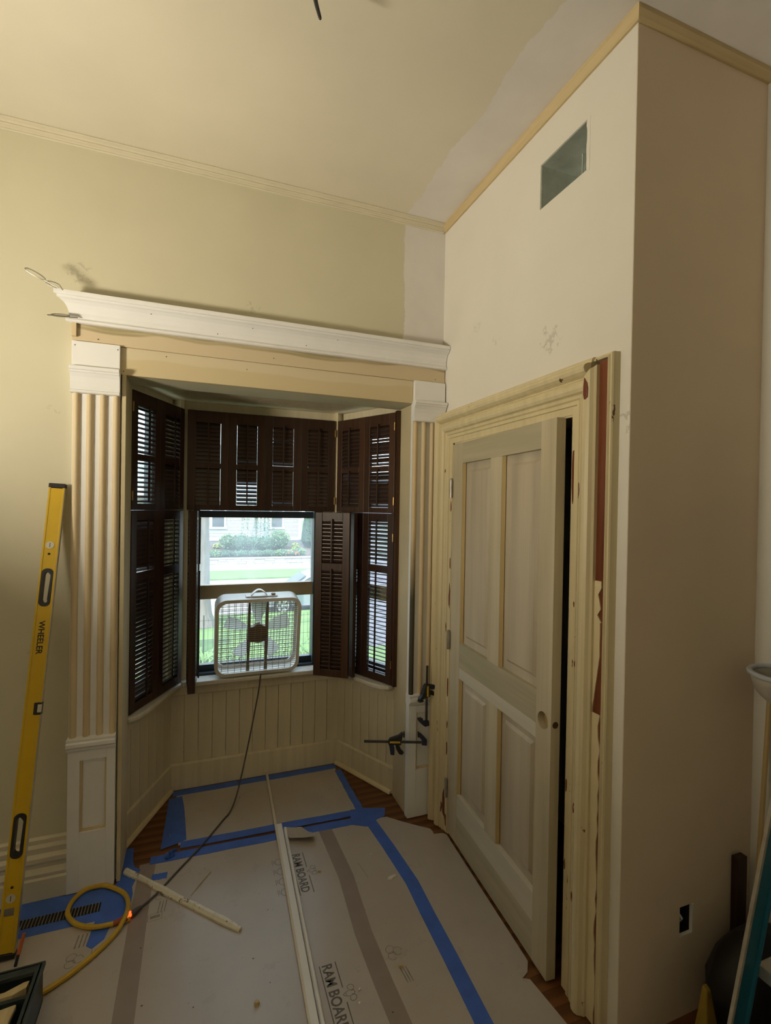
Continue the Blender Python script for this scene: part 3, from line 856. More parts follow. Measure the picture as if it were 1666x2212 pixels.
shutter('third upper shutter from the left over the middle window, thin light slits', (CX[2], CY), (CX[3], CY), *UZ, UP, [lambda i: 50 if i == 0 else 72, lambda i: 46 if i in (0, 6) else 70], 'shutter', 'shutterl', G1)
shutter('rightmost of the four upper shutters over the middle window', (CX[3], CY), (CX[4], CY), *UZ, UP, [76, lambda i: 52 if i == 0 else 72], 'shutter', 'shutterl', G1, hinge=1)
G2 = 'shutters of the left bay side'
shutter('upper left bay shutter nearest the pilaster, louvers open to bright light', Ls0, Lm, *UZ, UP, [22, 34], 'shutter', 'shutterl', G2, hinge=-1)
shutter('upper left bay shutter next to the middle window', Lm, Ls1, *UZ, UP, [58, 52], 'shutter', 'shutterl', G2)
shutter('tall lower left bay shutter nearest the pilaster', Ls0, Lm, *LZ, LO, [-63, lambda i: 20 if i == 0 else 68], 'shutter', 'shutterl', G2)
shutter('tall lower left bay shutter next to the middle window, pale light behind', Lm, Ls1, *LZ, LO, [-38, -30], 'shutter', 'shutterl', G2)
G3 = 'shutters of the right bay side'
shutter('upper right bay shutter next to the middle window', Rs0, Rm_, *UZ, UP, [72, 60], 'shutterb', 'shutterl', G3)
shutter('upper right bay shutter nearest the door, bright slits', Rm_, Rs1, *UZ, UP, [lambda i: 40 if i in (0, 6, 8) else 66, lambda i: 42 if i in (0, 2, 6) else 64], 'shutterb', 'shutterl', G3, hinge=1)
shutter('tall lower right bay shutter half hidden by the folded one', Rs0, Rm_, *LZ, LO, [-16, 70], 'shutter', 'shutterl', G3)
shutter('tall lower right bay shutter nearest the door, louvers showing lavender light', Rm_, Rs1, *LZ, LO, [-16, lambda i: -12 if i == 0 else -34], 'shutter', 'shutterl', G3, hinge=1)
G4 = 'folded lower shutters of the middle bay window'
shutter('folded shutter facing the room at the right of the fan', (-.577, .478), (-.402, .352), *LZ, LO, [-62, -62], 'shutterb', 'shutterl', G4)
shutter('folded shutter seen edge on behind the one at the right of the fan', (-.352, .366), (-.403, .580), *LZ, LO, [60, 60], 'shutter', 'shutterl', G4)
shutter('outer folded shutter seen edge on at the left of the window', (-1.274, .588), (-1.262, .380), *LZ, LO, [60, 60], 'shutter', 'shutterl', G4, rodside=1)
shutter('inner folded shutter seen edge on nearest the window glass at the left', (-1.226, .382), (-1.219, .588), *LZ, LO, [60, 60], 'shutter', 'shutterl', G4)

# ================================================================== box fan
FW, FH, FD = .484, .462, .115
fan = thing('box_fan', 'off white metal box fan standing on the middle window sill', 'fan', (-.884, .585, .628))
fan.rotation_euler = (R(9), 0, R(0.5))
def rrect(w_, h_, r, n=6):
    pts = []
    for cx, cz, a0 in ((w_ / 2 - r, h_ - r, 0), (-w_ / 2 + r, h_ - r, 90), (-w_ / 2 + r, r, 180), (w_ / 2 - r, r, 270)):
        for i in range(n + 1):
            a = R(a0 + 90 * i / n)
            pts.append((cx + r * math.cos(a), cz + r * math.sin(a)))
    return pts
o_, i_ = rrect(FW, FH, .062), [(x, z + .003) for x, z in rrect(FW - .006, FH - .006, .059)]
lip = [(x, z + .020) for x, z in rrect(FW - .040, FH - .040, .046)]
MB().loft([[(x, .004, z) for x, z in lip], [(x, -.001, z) for x, z in lip], [(x, 0, z) for x, z in o_], [(x, FD, z) for x, z in o_], [(x, FD + .001, z) for x, z in lip], [(x, FD - .004, z) for x, z in lip],
           [(x, FD - .006, z) for x, z in i_], [(x, .006, z) for x, z in i_], [(x, .004, z) for x, z in lip]], cap=False).build('shell', mt['fan'], fan, local=True, smooth=True)
def grille(y, sx, sz, name):
    mb = MB()
    zz = .024
    while zz < FH - .02:
        dzc = min(zz - .02, FH - .02 - zz)
        ins = .046 - math.sqrt(max(0, .046 ** 2 - max(0, .046 - dzc) ** 2))
        mb.tube([(-FW / 2 + .021 + ins, y, zz), (FW / 2 - .021 - ins, y, zz)], .0016, 5)
        zz += sz
    xx = -FW / 2 + .04
    while xx < FW / 2 - .03:
        dxc = min(xx + FW / 2 - .02, FW / 2 - .02 - xx)
        ins = .046 - math.sqrt(max(0, .046 ** 2 - max(0, .046 - dxc) ** 2))
        mb.tube([(xx, y + .002, .021 + ins), (xx, y + .002, FH - .021 - ins)], .0016, 5)
        xx += sx
    o = mb.build(name, mt['wire'], fan, local=True)
    o['kind'] = 'stuff'
    return o
grille(.004, .036, .0128, 'front_grille')
grille(FD - .008, .036, .026, 'rear_grille')
for xs in (-.055, .047):
    MB().loft([[(xs - .010, .016, .02), (xs + .010, .016, .02), (xs + .010, .022, .02), (xs - .010, .022, .02)], [(xs - .007, .016, .09), (xs + .007, .016, .09), (xs + .007, .022, .09), (xs - .007, .022, .09)],
               [(xs - .010, .016, .18), (xs + .010, .016, .18), (xs + .010, .022, .18), (xs - .010, .022, .18)], [(xs - .007, .016, .44), (xs + .007, .016, .44), (xs + .007, .022, .44), (xs - .007, .022, .44)]]).build('motor_strut', mt['fandk'], fan, local=True)
MB().tube([(0, .010, .245), (0, .014, .245), (0, .05, .245), (0, .056, .245)], [.046, .056, .056, .05], 28).build('motor_housing', mt['fandk'], fan, local=True, smooth=True)
MB().box(-.058, .05, .014, .024, .195, .285).build('motor_plate', mt['fandk'], fan, local=True, bevel=.004)
for kk in range(5):
    a0 = 2 * PI * kk / 5 + .3
    rings = []
    for j in range(6):
        r_ = .048 + .145 * j / 5
        hw = .20 + .09 * math.sin(PI * j / 5)
        ring = []
        for (da, dy) in ((-hw, -.012), (0, .003), (hw, .014)):
            ring.append((r_ * math.cos(a0 + da), .072 + dy, .245 + r_ * math.sin(a0 + da)))
        for (da, dy) in ((hw, .0155), (0, .0045), (-hw, -.0105)):
            ring.append((r_ * math.cos(a0 + da), .072 + dy, .245 + r_ * math.sin(a0 + da)))
        rings.append(ring)
    MB().loft(rings).build('blade', mt['blade'], fan, local=True, smooth=True)
hd = MB().box(-.075, .105, .030, .075, FH, FH + .006).build('handle', mt['fan'], fan, local=True, bevel=.003)
pth = [(-.045 + .09 * i / 12 - .0, .052, FH + .006 + .030 * math.sin(PI * i / 12)) for i in range(13)]
MB().loft([[(x - .0, y - .014, z), (x, y + .014, z), (x, y + .014, z + .005), (x, y - .014, z + .005)] for x, y, z in pth]).build('grip', mt['fan'], hd, local=True, smooth=True)
MB().cyl((.082, .052, FH + .006), (.082, .052, FH + .016), .013, .011, 14).build('speed_knob', mt['fandk'], fan, local=True, smooth=True)
for xs in (-.15, .13):
    MB().box(xs - .03, xs + .03, .012, .10, -.006, .0).build('foot', mt['black'], fan, local=True, bevel=.002)
MB().tube([(.02, .05, .0), (.02, .0, -.004), (.02, -.012, -.012)], .0035, 6).build('cord_outlet', mt['cordg'], fan, local=True, smooth=True)
cordp = [(-.868, .572, .622), (-.872, .556, .600), (-.880, .54, .55), (-.92, .50, .36), (-.97, .43, .17), (-1.01, .37, .05), (-1.045, .31, .008), (-1.085, .25, .005), (-1.183, .093, .005), (-1.281, -.044, .005), (-1.366, -.163, .005), (-1.425, -.232, .012)]
def smoothpath(p, n=6):
    p = [Vector(q) for q in p]
    out = []
    for i in range(len(p) - 1):
        a, b, c, d = p[max(i - 1, 0)], p[i], p[i + 1], p[min(i + 2, len(p) - 1)]
        for j in range(n):
            t_ = j / n
            out.append(.5 * ((2 * b) + (c - a) * t_ + (2 * a - 5 * b + 4 * c - d) * t_ ** 2 + (3 * b - a - 3 * c + d) * t_ ** 3))
    out.append(p[-1])
    return out
fc = MB().tube(smoothpath(cordp), .0042, 7).build('power_cord', mt['cordg'], smooth=True)
tag(fc, 'thin grey fan cord running from the sill down across the floor', 'cord')
MB().tube([(-1.415, -.222, .012), (-1.43, -.238, .014), (-1.448, -.256, .015)], [.007, .011, .012], 10).build('plug', mt['cordg'], fc, smooth=True)

# ================================================================== floor protection
def sheet(label, poly, z1=0.0, z0=-.003):
    o = MB().prism(poly, z0, z1).build('floor_sheet', mt['kraft'])
    return tag(o, label, 'floor protection', 'tan floor protection sheets')
S_bay = sheet('tan floor sheet filling the window bay', [(-1.315, .585), (-.408, .585), (-.40, .12), (-1.29, .135)])
S_left = sheet('tan floor sheet at the far left under the yellow cord', [(-3.66, -.21), (-1.575, -.212), (-1.565, -.05), (-1.427, -.02), (-1.427, -3.46), (-3.66, -3.46)])
S_mid = sheet('wide tan floor sheet in the middle with printed lettering', [(-1.4265, .04), (-1.30, .046), (-.606, .03), (-.606, -3.46), (-1.4265, -3.46)])
S_rt = sheet('tan floor sheet strip between brown seam tape and long blue tape', [(-.6055, .03), (-.405, .025), (-.351, -.02), (-.351, -3.46), (-.6055, -3.46)])
S_door = sheet('tan floor sheet along the closet door with a ragged cut edge', [(-.3505, .017), (-.30, .016), (-.276, .012), (-.240, -.025), (-.209, -.056), (-.15, -.11), (-.102, -.15), (-.100, -.172), (-.104, -.193), (-.060, -.200), (-.045, -.215), (-.092, -.93), (-.12, -.965), (-.150, -.978), (-.128, -.990), (-.118, -1.08), (-.110, -1.155), (-.098, -1.26), (.02, -1.31), (.03, -3.46), (-.3505, -3.46)])
def ragpoly(a, b, wdt, rag=.004, n=10, seed=0):
    rn_ = random.Random(seed)
    a, b = Vector(a), Vector(b)
    d = (b - a)
    nn = Vector((-d.y, d.x)).normalized()
    L1 = [a + d * (i / n) + nn * (wdt / 2 + rn_.uniform(-rag, rag) * .35) for i in range(n + 1)]
    L2 = [a + d * (i / n) - nn * (wdt / 2 + rn_.uniform(-rag, rag) * .35) for i in range(n, -1, -1)]
    return [(p.x, p.y) for p in L1 + L2]
def tape(label, poly, z=.0007, mat='bluetape', name='blue_tape', group='blue masking tape on the floor', z0=.0):
    o = MB().prism(poly, z0, z).build(name, mt[mat])
    return tag(o, label, 'tape', group)
bt = lambda lab, a, b, wd_, s, z=.0007: tape(lab, ragpoly(a, b, wd_, .006, 12, s), z)
bt('blue tape along the back of the bay under the window wall', (-1.335, .592), (-.400, .592), .052, 1, .0010)
tape('tapering blue tape on the left side of the bay floor', [(-1.352, .545), (-1.285, .556), (-1.272, .45), (-1.262, .30), (-1.255, .165), (-1.29, .15), (-1.367, .128), (-1.358, .34)], .0008)
bt('blue tape on the right side of the bay floor', (-.398, .545), (-.391, .10), .040, 3, .0008)
bt('blue tape across the bay front behind the wood gap', (-1.28, .132), (-.36, .098), .050, 4, .0012)
bt('blue tape across the bay front on the near side of the wood gap', (-1.405, .062), (-.40, .032), .052, 5, .0013)
tape('wide blue tape crossing near the right end of the bay front', [(-.44, .13), (-.35, .115), (-.258, .085), (-.272, .055), (-.285, .022), (-.33, .01), (-.40, -.03), (-.47, .01), (-.46, .06)], .0017)
long_pts = [(-.375, .06), (-.351, -.20), (-.335, -.45), (-.343, -.62), (-.349, -.83), (-.359, -1.07), (-.362, -1.6), (-.36, -2.6)]
lp = [(x - .028, y) for x, y in long_pts] + [(x + .030, y) for x, y in long_pts[::-1]]
tape('long blue tape strip running toward the camera beside the door', lp, .0010)
tape('blue tape at the foot of the left jamb', [(-1.520, .186), (-1.483, .181), (-1.480, .10), (-1.466, .045), (-1.44, .02), (-1.463, -.078), (-1.527, -.050), (-1.525, .0), (-1.512, .03)], .0009)
bt('small stray rectangle of blue tape near the broken moulding', (-1.390, -.050), (-1.328, -.054), .038, 8)
tape('wide blue tape around the floor vent at the left', [(-2.3, -.036), (-1.74, -.036), (-1.70, -.042), (-1.53, -.045), (-1.468, -.05), (-1.455, -.12), (-1.458, -.205), (-1.524, -.285), (-1.575, -.223), (-1.833, -.219), (-2.3, -.217)], .0006)
tape('short blue tape tab hanging toward the camera under the yellow cord', [(-1.575, -.225), (-1.515, -.262), (-1.528, -.324), (-1.563, -.355), (-1.585, -.335)], .0011)
cp_ = []
for i in range(13):
    a = i / 12 * 1.5 * PI
    cp_.append((.016 * math.cos(a) * (1 - i * .03), .020 * math.sin(a) * (1 - i * .02) + .018))
t = MB().loft([[(-1.335 + y * .9, .075 + y * .25 - .03, z) for y, z in cp_], [(-1.300 + y * .6, .062 + y * .5, z) for y, z in cp_]], cap=False, closed=False).build('tape_curl', mt['bluetape'], smooth=True)
t.modifiers.new('solid', 'SOLIDIFY').thickness = .0006
tag(t, 'peeled curl of blue tape standing up near the bay front', 'tape')
ktape = lambda lab, pts, hw: tape(lab, [(x - hw, y) for x, y in pts] + [(x + hw, y) for x, y in pts[::-1]], .0006, 'krafttape', 'seam_tape', 'brown seam tapes between the floor sheets')
ktape('brown seam tape under the glowing cord end', [(-1.413, .05), (-1.420, -.24), (-1.421, -.52), (-1.421, -.69), (-1.42, -2.4)], .033)
ktape('brown seam tape right of the printed lettering', [(-.606, .02), (-.594, -.32), (-.612, -.62), (-.609, -.83), (-.604, -.98), (-.60, -2.4)], .033)
# printed lettering on the middle sheet
def text_mesh(name, s, size, loc, rotz, mat, parent, sx=1.0, bold=.0, rot=None, spacing=1.0):
    cu = bpy.data.curves.new(name, 'FONT')
    cu.body = s
    cu.size = size
    cu.offset = bold
    cu.space_character = spacing
    o = bpy.data.objects.new(name + '_tmp', cu)
    COL.objects.link(o)
    dg = bpy.context.evaluated_depsgraph_get()
    me = bpy.data.meshes.new_from_object(o.evaluated_get(dg))
    bpy.data.objects.remove(o)
    me.name = name
    me.materials.clear()
    me.materials.append(mat)
    q = bpy.data.objects.new(name, me)
    COL.objects.link(q)
    q.parent = parent
    base = Vector((0, 0, 0)) if rot else parent.location
    q.location = Vector(loc) - base
    q.rotation_euler = rot or (0, 0, rotz)
    q.scale = (sx, 1, 1)
    return q
def line(parent, a, b, wdt, mat, z=.00035, name='print_line'):
    a, b = Vector(a), Vector(b)
    d = (b - a).normalized()
    n = Vector((-d.y, d.x)) * wdt / 2
    P = [a + n, b + n, b - n, a - n]
    return MB().add([(p.x, p.y, z) for p in P], [(0, 1, 2, 3)]).build(name, mat, parent)
def polyline(parent, pts, wdt, mat, name='print_mark', z=.0004):
    mb = MB()
    for a, b in zip(pts[:-1], pts[1:]):
        a, b = Vector(a), Vector(b)
        if (b - a).length < 1e-6:
            continue
        d = (b - a).normalized()
        n = Vector((-d.y, d.x)) * wdt / 2
        e = d * wdt * .3
        mb.add([(p.x, p.y, z) for p in (a + n - e, b + n + e, b - n + e, a - n - e)], [(0, 1, 2, 3)])
    return mb.build(name, mat, parent)
def ram_print(x, y0, y1, parent, mat):
    Ln = y0 - y1
    text_mesh('printed_words', 'RAM BOARD', .050, (x - .0175, y0, .0004), -PI / 2, mat, parent, sx=Ln / .300, bold=.0011)
    mid = (y0 + y1) / 2
    line(parent, (x + .031, y0), (x + .031, mid + .026), .0035, mat)
    line(parent, (x + .031, mid - .026), (x + .031, y1), .0035, mat)
    line(parent, (x - .026, y0), (x - .026, y1), .0035, mat)
    cx, cy = x + .050, mid
    for s_ in (1, -1):                       # horned head emblem in thin outline
        sp = []
        for i in range(15):
            a = i / 14 * 1.75 * PI
            r_ = .017 - .0085 * i / 14
            sp.append((cx + .004 + r_ * math.sin(a) * .9, cy + s_ * (.008 + .011 - r_ * math.cos(a) * .8)))
        polyline(parent, sp, .0016, mat)
    polyline(parent, [(cx + .012, cy + .009), (cx - .004, cy + .010), (cx - .020, cy + .004), (cx - .024, cy), (cx - .020, cy - .004), (cx - .004, cy - .010), (cx + .012, cy - .009), (cx + .016, cy), (cx + .012, cy + .009)], .0016, mat)
    polyline(parent, [(cx - .012, cy + .003), (cx - .016, cy), (cx - .012, cy - .003)], .0014, mat)
ram_print(-.776, -.108, -.362, S_mid, mt['ink'])
ram_print(-.776, -.700, -.954, S_mid, mt['ink'])
for i in range(4):                            # row of round outlined marks half covered by the loose mouldings
    cy = -.135 - i * .062
    polyline(S_mid, [(-.858 + .018 * math.cos(a * PI / 8), cy + .020 * math.sin(a * PI / 8)) for a in range(17)], .002, mt['ink'])
    for q in range(2):
        line(S_mid, (-.888 + q * .006, cy + .018), (-.888 + q * .006, cy - .016 + q * .008), .0022, mt['inklt'])
def loops(parent, cx, cy, r, mat):
    for i in range(3):
        a0 = i * 2 * PI / 3
        c_ = (cx + r * .6 * math.cos(a0), cy + r * .6 * math.sin(a0))
        polyline(parent, [(c_[0] + r * .62 * math.cos(t * PI / 8), c_[1] + r * .62 * math.sin(t * PI / 8)) for t in range(15)], .0022, mat)
loops(S_left, -1.615, -.385, .026, mt['inklt'])
for i in range(3):
    line(S_left, (-1.618 + i * .014, -.275), (-1.622 + i * .014, -.335), .005, mt['inklt'])
    line(S_left, (-1.560 + i * .010, -.36), (-1.562 + i * .010, -.40), .003, mt['inklt'])
loops(S_mid, -1.345, -.165, .022, mt['inklt'])
for i in range(3):
    line(S_mid, (-1.345 + i * .012, -.20), (-1.352 + i * .012, -.262), .004, mt['inklt'])
polyline(S_mid, [(-1.385, -.262), (-1.335, -.258), (-1.335, -.292), (-1.385, -.296), (-1.385, -.262)], .002, mt['inklt'])
line(S_mid, (-1.378, -.278), (-1.342, -.275), .014, mt['inklt'])
loops(S_rt, -.535, -.735, .026, mt['inklt'])
for i in range(3):
    line(S_rt, (-.535 + i * .010, -.80), (-.530 + i * .010, -.86), .004, mt['inklt'])
line(S_rt, (-.520, -.26), (-.505, -.36), .002, mt['inklt'])
# register in the taped vent
t = thing('floor_register', 'dark slotted floor vent showing through blue tape at the left', 'floor vent', (-1.715, -.15, 0))
MB().box(-1.862, -1.568, -.176, -.128, .0, .0012).build('opening', mt['duct'], t)
vm = MB().obox((0, 0, 0), (1, .0, .5), (0, 1, 0), (-.5, 0, 1), .0016, .024, .0016).mesh('bar', mt['wire'])
for i in range(25):
    o = bpy.data.objects.new('bar', vm)
    COL.objects.link(o)
    o.parent = t
    o.location = (-1.856 + i * .0117 + 1.715, -.152 + .15, .002)
# yellow extension cord
lo = [(-1.448, -.268), (-1.51, -.272), (-1.573, -.265), (-1.631, -.232), (-1.668, -.187), (-1.682, -.140), (-1.672, -.085), (-1.635, -.044), (-1.575, -.045), (-1.52, -.085), (-1.482, -.13), (-1.463, -.196), (-1.462, -.255), (-1.470, -.285), (-1.495, -.330), (-1.55, -.397), (-1.63, -.467), (-1.73, -.515), (-1.9, -.56)]
zz = [.010] * len(lo)
zz[12], zz[13], zz[11] = .026, .022, .018
yc = MB().tube(smoothpath([(x, y, z) for (x, y), z in zip(lo, zz)]), .0088, 8).build('extension_cord', mt['cordy'], smooth=True)
tag(yc, 'yellow extension cord coiled in one loop on the floor', 'cord')
MB().tube([(-1.505, -.273, .011), (-1.478, -.270, .012), (-1.462, -.262, .015)], [.010, .0125, .016], 10).build('connector', mt['orangedull'], yc, smooth=True)
MB().tube([(-1.464, -.263, .016), (-1.448, -.252, .018), (-1.444, -.249, .018)], [.011, .010, .007], 10).build('lit_end', mt['orange'], yc, smooth=True)
# mouldings lying on the floor
def lying(name, label, a, b, prof, mat, cat='moulding', group=None):
    a, b = Vector(a), Vector(b)
    d = (b - a).normalized()
    n = Vector((-d.y, d.x))
    rings = [[(p.x + n.x * u, p.y + n.y * u, z) for u, z in prof] for p in (a, b)]
    return tag(MB().loft(rings).build(name, mat, bevel=.0008), label, cat, group)
GM = 'long loose mouldings on the floor'
lying('moulding_strip', 'longest loose strip, bare wood, reaching to the bay wall', (-.814, .630), (-.90, -1.6), [(-.008, .001), (.006, .001), (.006, .008), (.003, .013), (-.006, .014), (-.008, .012)], mt['palestrip'], group=GM)
lying('moulding_strip', 'flat white loose strip, middle one of the three on the floor', (-.819, .116), (-.892, -1.6), [(-.0125, .001), (.0125, .001), (.0125, .016), (-.0125, .016)], mt['white'], group=GM)
lying('moulding_strip', 'half round white loose strip, right one of the three on the floor', (-.7955, .080), (-.866, -1.6), [(.0085 * math.cos(a * PI / 8), .001 + .016 * math.sin(a * PI / 8)) for a in range(9)], mt['white'], group=GM)
rn = random.Random(11)
a, b = Vector((-1.498, .022)), Vector((-1.050, -.456))
d = (b - a).normalized()
n = Vector((-d.y, d.x))
rings = []
for i in range(15):
    f = i / 14
    p = a + (b - a) * f
    w1 = .014 * (1 + rn.uniform(-.12, .12)) * (1 if f > .04 else .7)
    w2 = .014 * (1 + rn.uniform(-.12, .12)) * (.55 if .12 < f < .22 else 1)
    h = .017 * (1 + rn.uniform(-.12, .12))
    if f > .95:
        w1, w2, h = w1 * .6, w2 * .8, h * .7
    rings.append([(p.x + n.x * u, p.y + n.y * u, z) for u, z in ((-w2, .001), (w1, .001), (w1 * .95, h * .45), (w1 * .5, h), (-w2 * .4, h), (-w2, h * .5))])
tag(MB().loft(rings).build('broken_moulding', mt['oldwhite']), 'broken old white moulding with flaking paint lying diagonally on the floor', 'moulding')
tag(MB().tube([(-1.149, -.10, .004), (-1.19, -.155, .005), (-1.231, -.215, .003)], [.0018, .0022, .001], 5).build('wood_sliver', mt['chip']), 'long thin wood sliver on the floor near the broken moulding', 'wood sliver')
# curled cardboard scrap
sp = [(-.800, .095), (-.765, .078), (-.717, .066), (-.690, .015), (-.664, -.030), (-.678, -.060), (-.72, -.052), (-.760, -.030), (-.789, -.015), (-.795, .04)]
cz = (-.73, .01)
mb = MB()
top = [(x, y, .006 + .022 * max(0, -(y - .02)) / .07) for x, y in sp]
mb.loft([top, [(x, y, z + .002) for x, y, z in top]])
tag(mb.build('cardboard_scrap', mt['kraft']), 'torn curled scrap of tan board beside the white strips', 'scrap')
# chips
GC = 'wood chips scattered on the floor sheets'
def chip(label, x, y, s, h, mat, seed, el=1.0, rz=0.0):
    r3 = random.Random(seed)
    base = [(s * el * math.cos(a) * r3.uniform(.7, 1.1), s * math.sin(a) * r3.uniform(.7, 1.1)) for a in [i * PI / 3 for i in range(6)]]
    base = [(px * math.cos(rz) - py * math.sin(rz), px * math.sin(rz) + py * math.cos(rz)) for px, py in base]
    o = MB().loft([[(x + px, y + py, .0012) for px, py in base], [(x + px * .75, y + py * .75, h) for px, py in base]]).build('wood_chip', mat)
    tag(o, label, 'wood chip', GC)
chip('round brown wood plug beside the upper print', -.697, -.255, .0085, .008, mt['chip'], 1)
chip('pale flat wood shaving lying across the long blue tape', -.405, -.392, .012, .004, mt['oldwhite'], 2, 2.2, .3)
chip('rectangular yellow wood offcut beside the brown seam tape', -.533, -.797, .007, .008, mt['chip'], 3, 2.0, -.1)
chip('small white chip next to the lower print', -.694, -.829, .0045, .005, mt['white'], 4, 1.6, .9)
chip('small white chip below the one next to the lower print', -.708, -.872, .004, .004, mt['white'], 5, 1.5, .8)
chip('tan wood lump on the middle sheet near the bottom edge', -1.023, -.762, .010, .012, mt['chip'], 6)
chip('tiny pale chip near the long blue tape', -.449, -.230, .005, .005, mt['oldwhite'], 7)
r4 = random.Random(21)
for i in range(46):
    x, y = r4.uniform(-1.4, -.38), r4.uniform(-.95, .5)
    if -.9 < x < -.77 or (y > .02 and y < .16):
        continue
    o = MB().ell((x, y, .0016), r4.uniform(.0015, .004), r4.uniform(.0012, .002), .0014, 6, 4, .2).build('crumb', mt['chip'] if i % 3 else mt['cordg'])
    tag(o, 'tiny crumb of debris on the tan floor sheets', 'debris', 'crumbs on the floor sheets')

# ================================================================== spirit level
LVT, LVB = Vector((-1.757, -.030, 1.694)), Vector((-1.838, -.300, .004))
zax = (LVT - LVB).normalized()
Ll = (LVT - LVB).length
xax = Vector((1, 0, 0)) - zax * zax.x
xax.normalize()
yax = zax.cross(xax)
lev = thing('spirit_level', 'long yellow box level leaning on the wall by the left pilaster', 'level', LVB)
lev.rotation_mode = 'QUATERNION'
lev.rotation_quaternion = Matrix((xax, yax, zax)).transposed().to_quaternion()
HW = .0275
def hole_plate(zc, hl, w0=HW - .0035, seg=14, grip=False):
    pts = []
    for i in range(seg + 1):
        a = PI * i / seg
        pts.append((-.000 + .0165 * math.cos(a), zc + hl - .0165 + .0165 * math.sin(a)))
    for i in range(seg + 1):
        a = PI + PI * i / seg
        pts.append((.0165 * math.cos(a), zc - hl + .0165 + .0165 * math.sin(a)))
    return pts
cuts = [(1.297, .070), (.402, .072)]
web = MB()
zlo = .02
def plate(x0, x1, z0, z1):
    web.box(x0, x1, -.011, .011, z0, z1)
for zc, hl in sorted(cuts):
    plate(-HW + .003, HW - .003, zlo, zc - hl - .002)
    oval = hole_plate(zc, hl)
    rect = []
    cxs = HW - .003
    for (x, z) in oval:
        dx, dz = x, z - zc
        q = min(cxs / abs(dx) if abs(dx) > 1e-9 else 1e9, (hl + .002) / abs(dz) if abs(dz) > 1e-9 else 1e9)
        rect.append((dx * q, zc + dz * q))
    web.loft([[(x, -.011, z) for x, z in oval], [(x, -.011, z) for x, z in rect], [(x, .011, z) for x, z in rect], [(x, .011, z) for x, z in oval], [(x, -.011, z) for x, z in oval]], cap=False)
    zlo = zc + hl + .002
plate(-HW + .003, HW - .003, zlo, Ll - .02)
web.build('web', mt['levely'], lev, local=True)
MB().box(-HW, -HW + .007, -.0125, .0125, .012, Ll - .016).build('flange', mt['levely'], lev, local=True, bevel=.001)
rf = MB().box(HW - .007, HW, -.0125, .0125, .012, Ll - .016).build('flange', mt['levely'], lev, local=True, bevel=.001)
MB().box(HW, HW + .0008, -.0115, .0115, .012, Ll - .016).build('milled_edge', mt['alu'], rf, local=True)
for zz in (0, Ll - .018):
    MB().box(-HW - .002, HW + .002, -.0145, .0145, zz, zz + .018).build('end_cap', mt['black'], lev, local=True, bevel=.003)
for zc, hl in cuts:
    oo, ii = hole_plate(zc, hl + .004), []
    for (x, z) in hole_plate(zc, hl):
        wv = .0025 * math.sin((z - zc) * 160) if x > .006 else 0
        ii.append((x * .66 - (0 if x < .002 else .001) + wv, zc + (z - zc) * .86))
    oo = [(x * 1.18, z) for x, z in oo]
    MB().loft([[(x, -.0134, z) for x, z in ii], [(x, -.0134, z) for x, z in oo], [(x, .0134, z) for x, z in oo], [(x, .0134, z) for x, z in ii], [(x, -.0134, z) for x, z in ii]], cap=False).build('hand_grip', mt['black'], lev, local=True)
mt['vial'] = M('clear vial plastic', (.55, .53, .42), .2, .05, 20, spec=.6)
for zv in (1.463, .196):
    vv = MB().cyl((-.002, -.0127, zv), (-.002, -.011, zv), .0145, n=24).build('vial_window', mt['vial'], lev, local=True, smooth=True)
    MB().box(-.003, -.001, -.0131, -.0125, zv - .009, zv + .009).build('vial_line', mt['marker'], vv, local=True)
for zv in (1.428, .232):
    MB().cyl((-.002, -.0123, zv), (-.002, -.011, zv), .0045, n=14).build('hang_hole', mt['dark'], lev, local=True)
mv = MB().loft([[(HW - .024, -.0128, .842 + a), (HW + .001, -.0128, .842 + b), (HW + .001, .0128, .842 + b), (HW - .024, .0128, .842 + a)] for a, b in ((-.022, -.024), (.022, .024))]).build('centre_vial', mt['black'], lev, local=True, bevel=.002)
MB().box(HW - .012, HW + .0015, -.0135, .0, .828, .858).build('vial_tube', mt['vial'], mv, local=True, bevel=.002)
text_mesh('written_name', 'WHEELER', .0285, (-.009, -.0115, 1.168), 0, mt['marker'], lev, sx=1.0, bold=.0006, rot=(PI / 2, PI / 2, 0))
for zz_ in (1.35,):
    MB().box(-.016, -.0155, -.0112, -.0109, .02, Ll - .02).box(.0165, .017, -.0112, -.0109, .02, Ll - .02).build('scribed_line', mt['dooredge'], lev, local=True)
MB().box(-.018, .012, -.0114, -.0111, (.14), .165).build('worn_sticker', mt['alu'], lev, local=True)

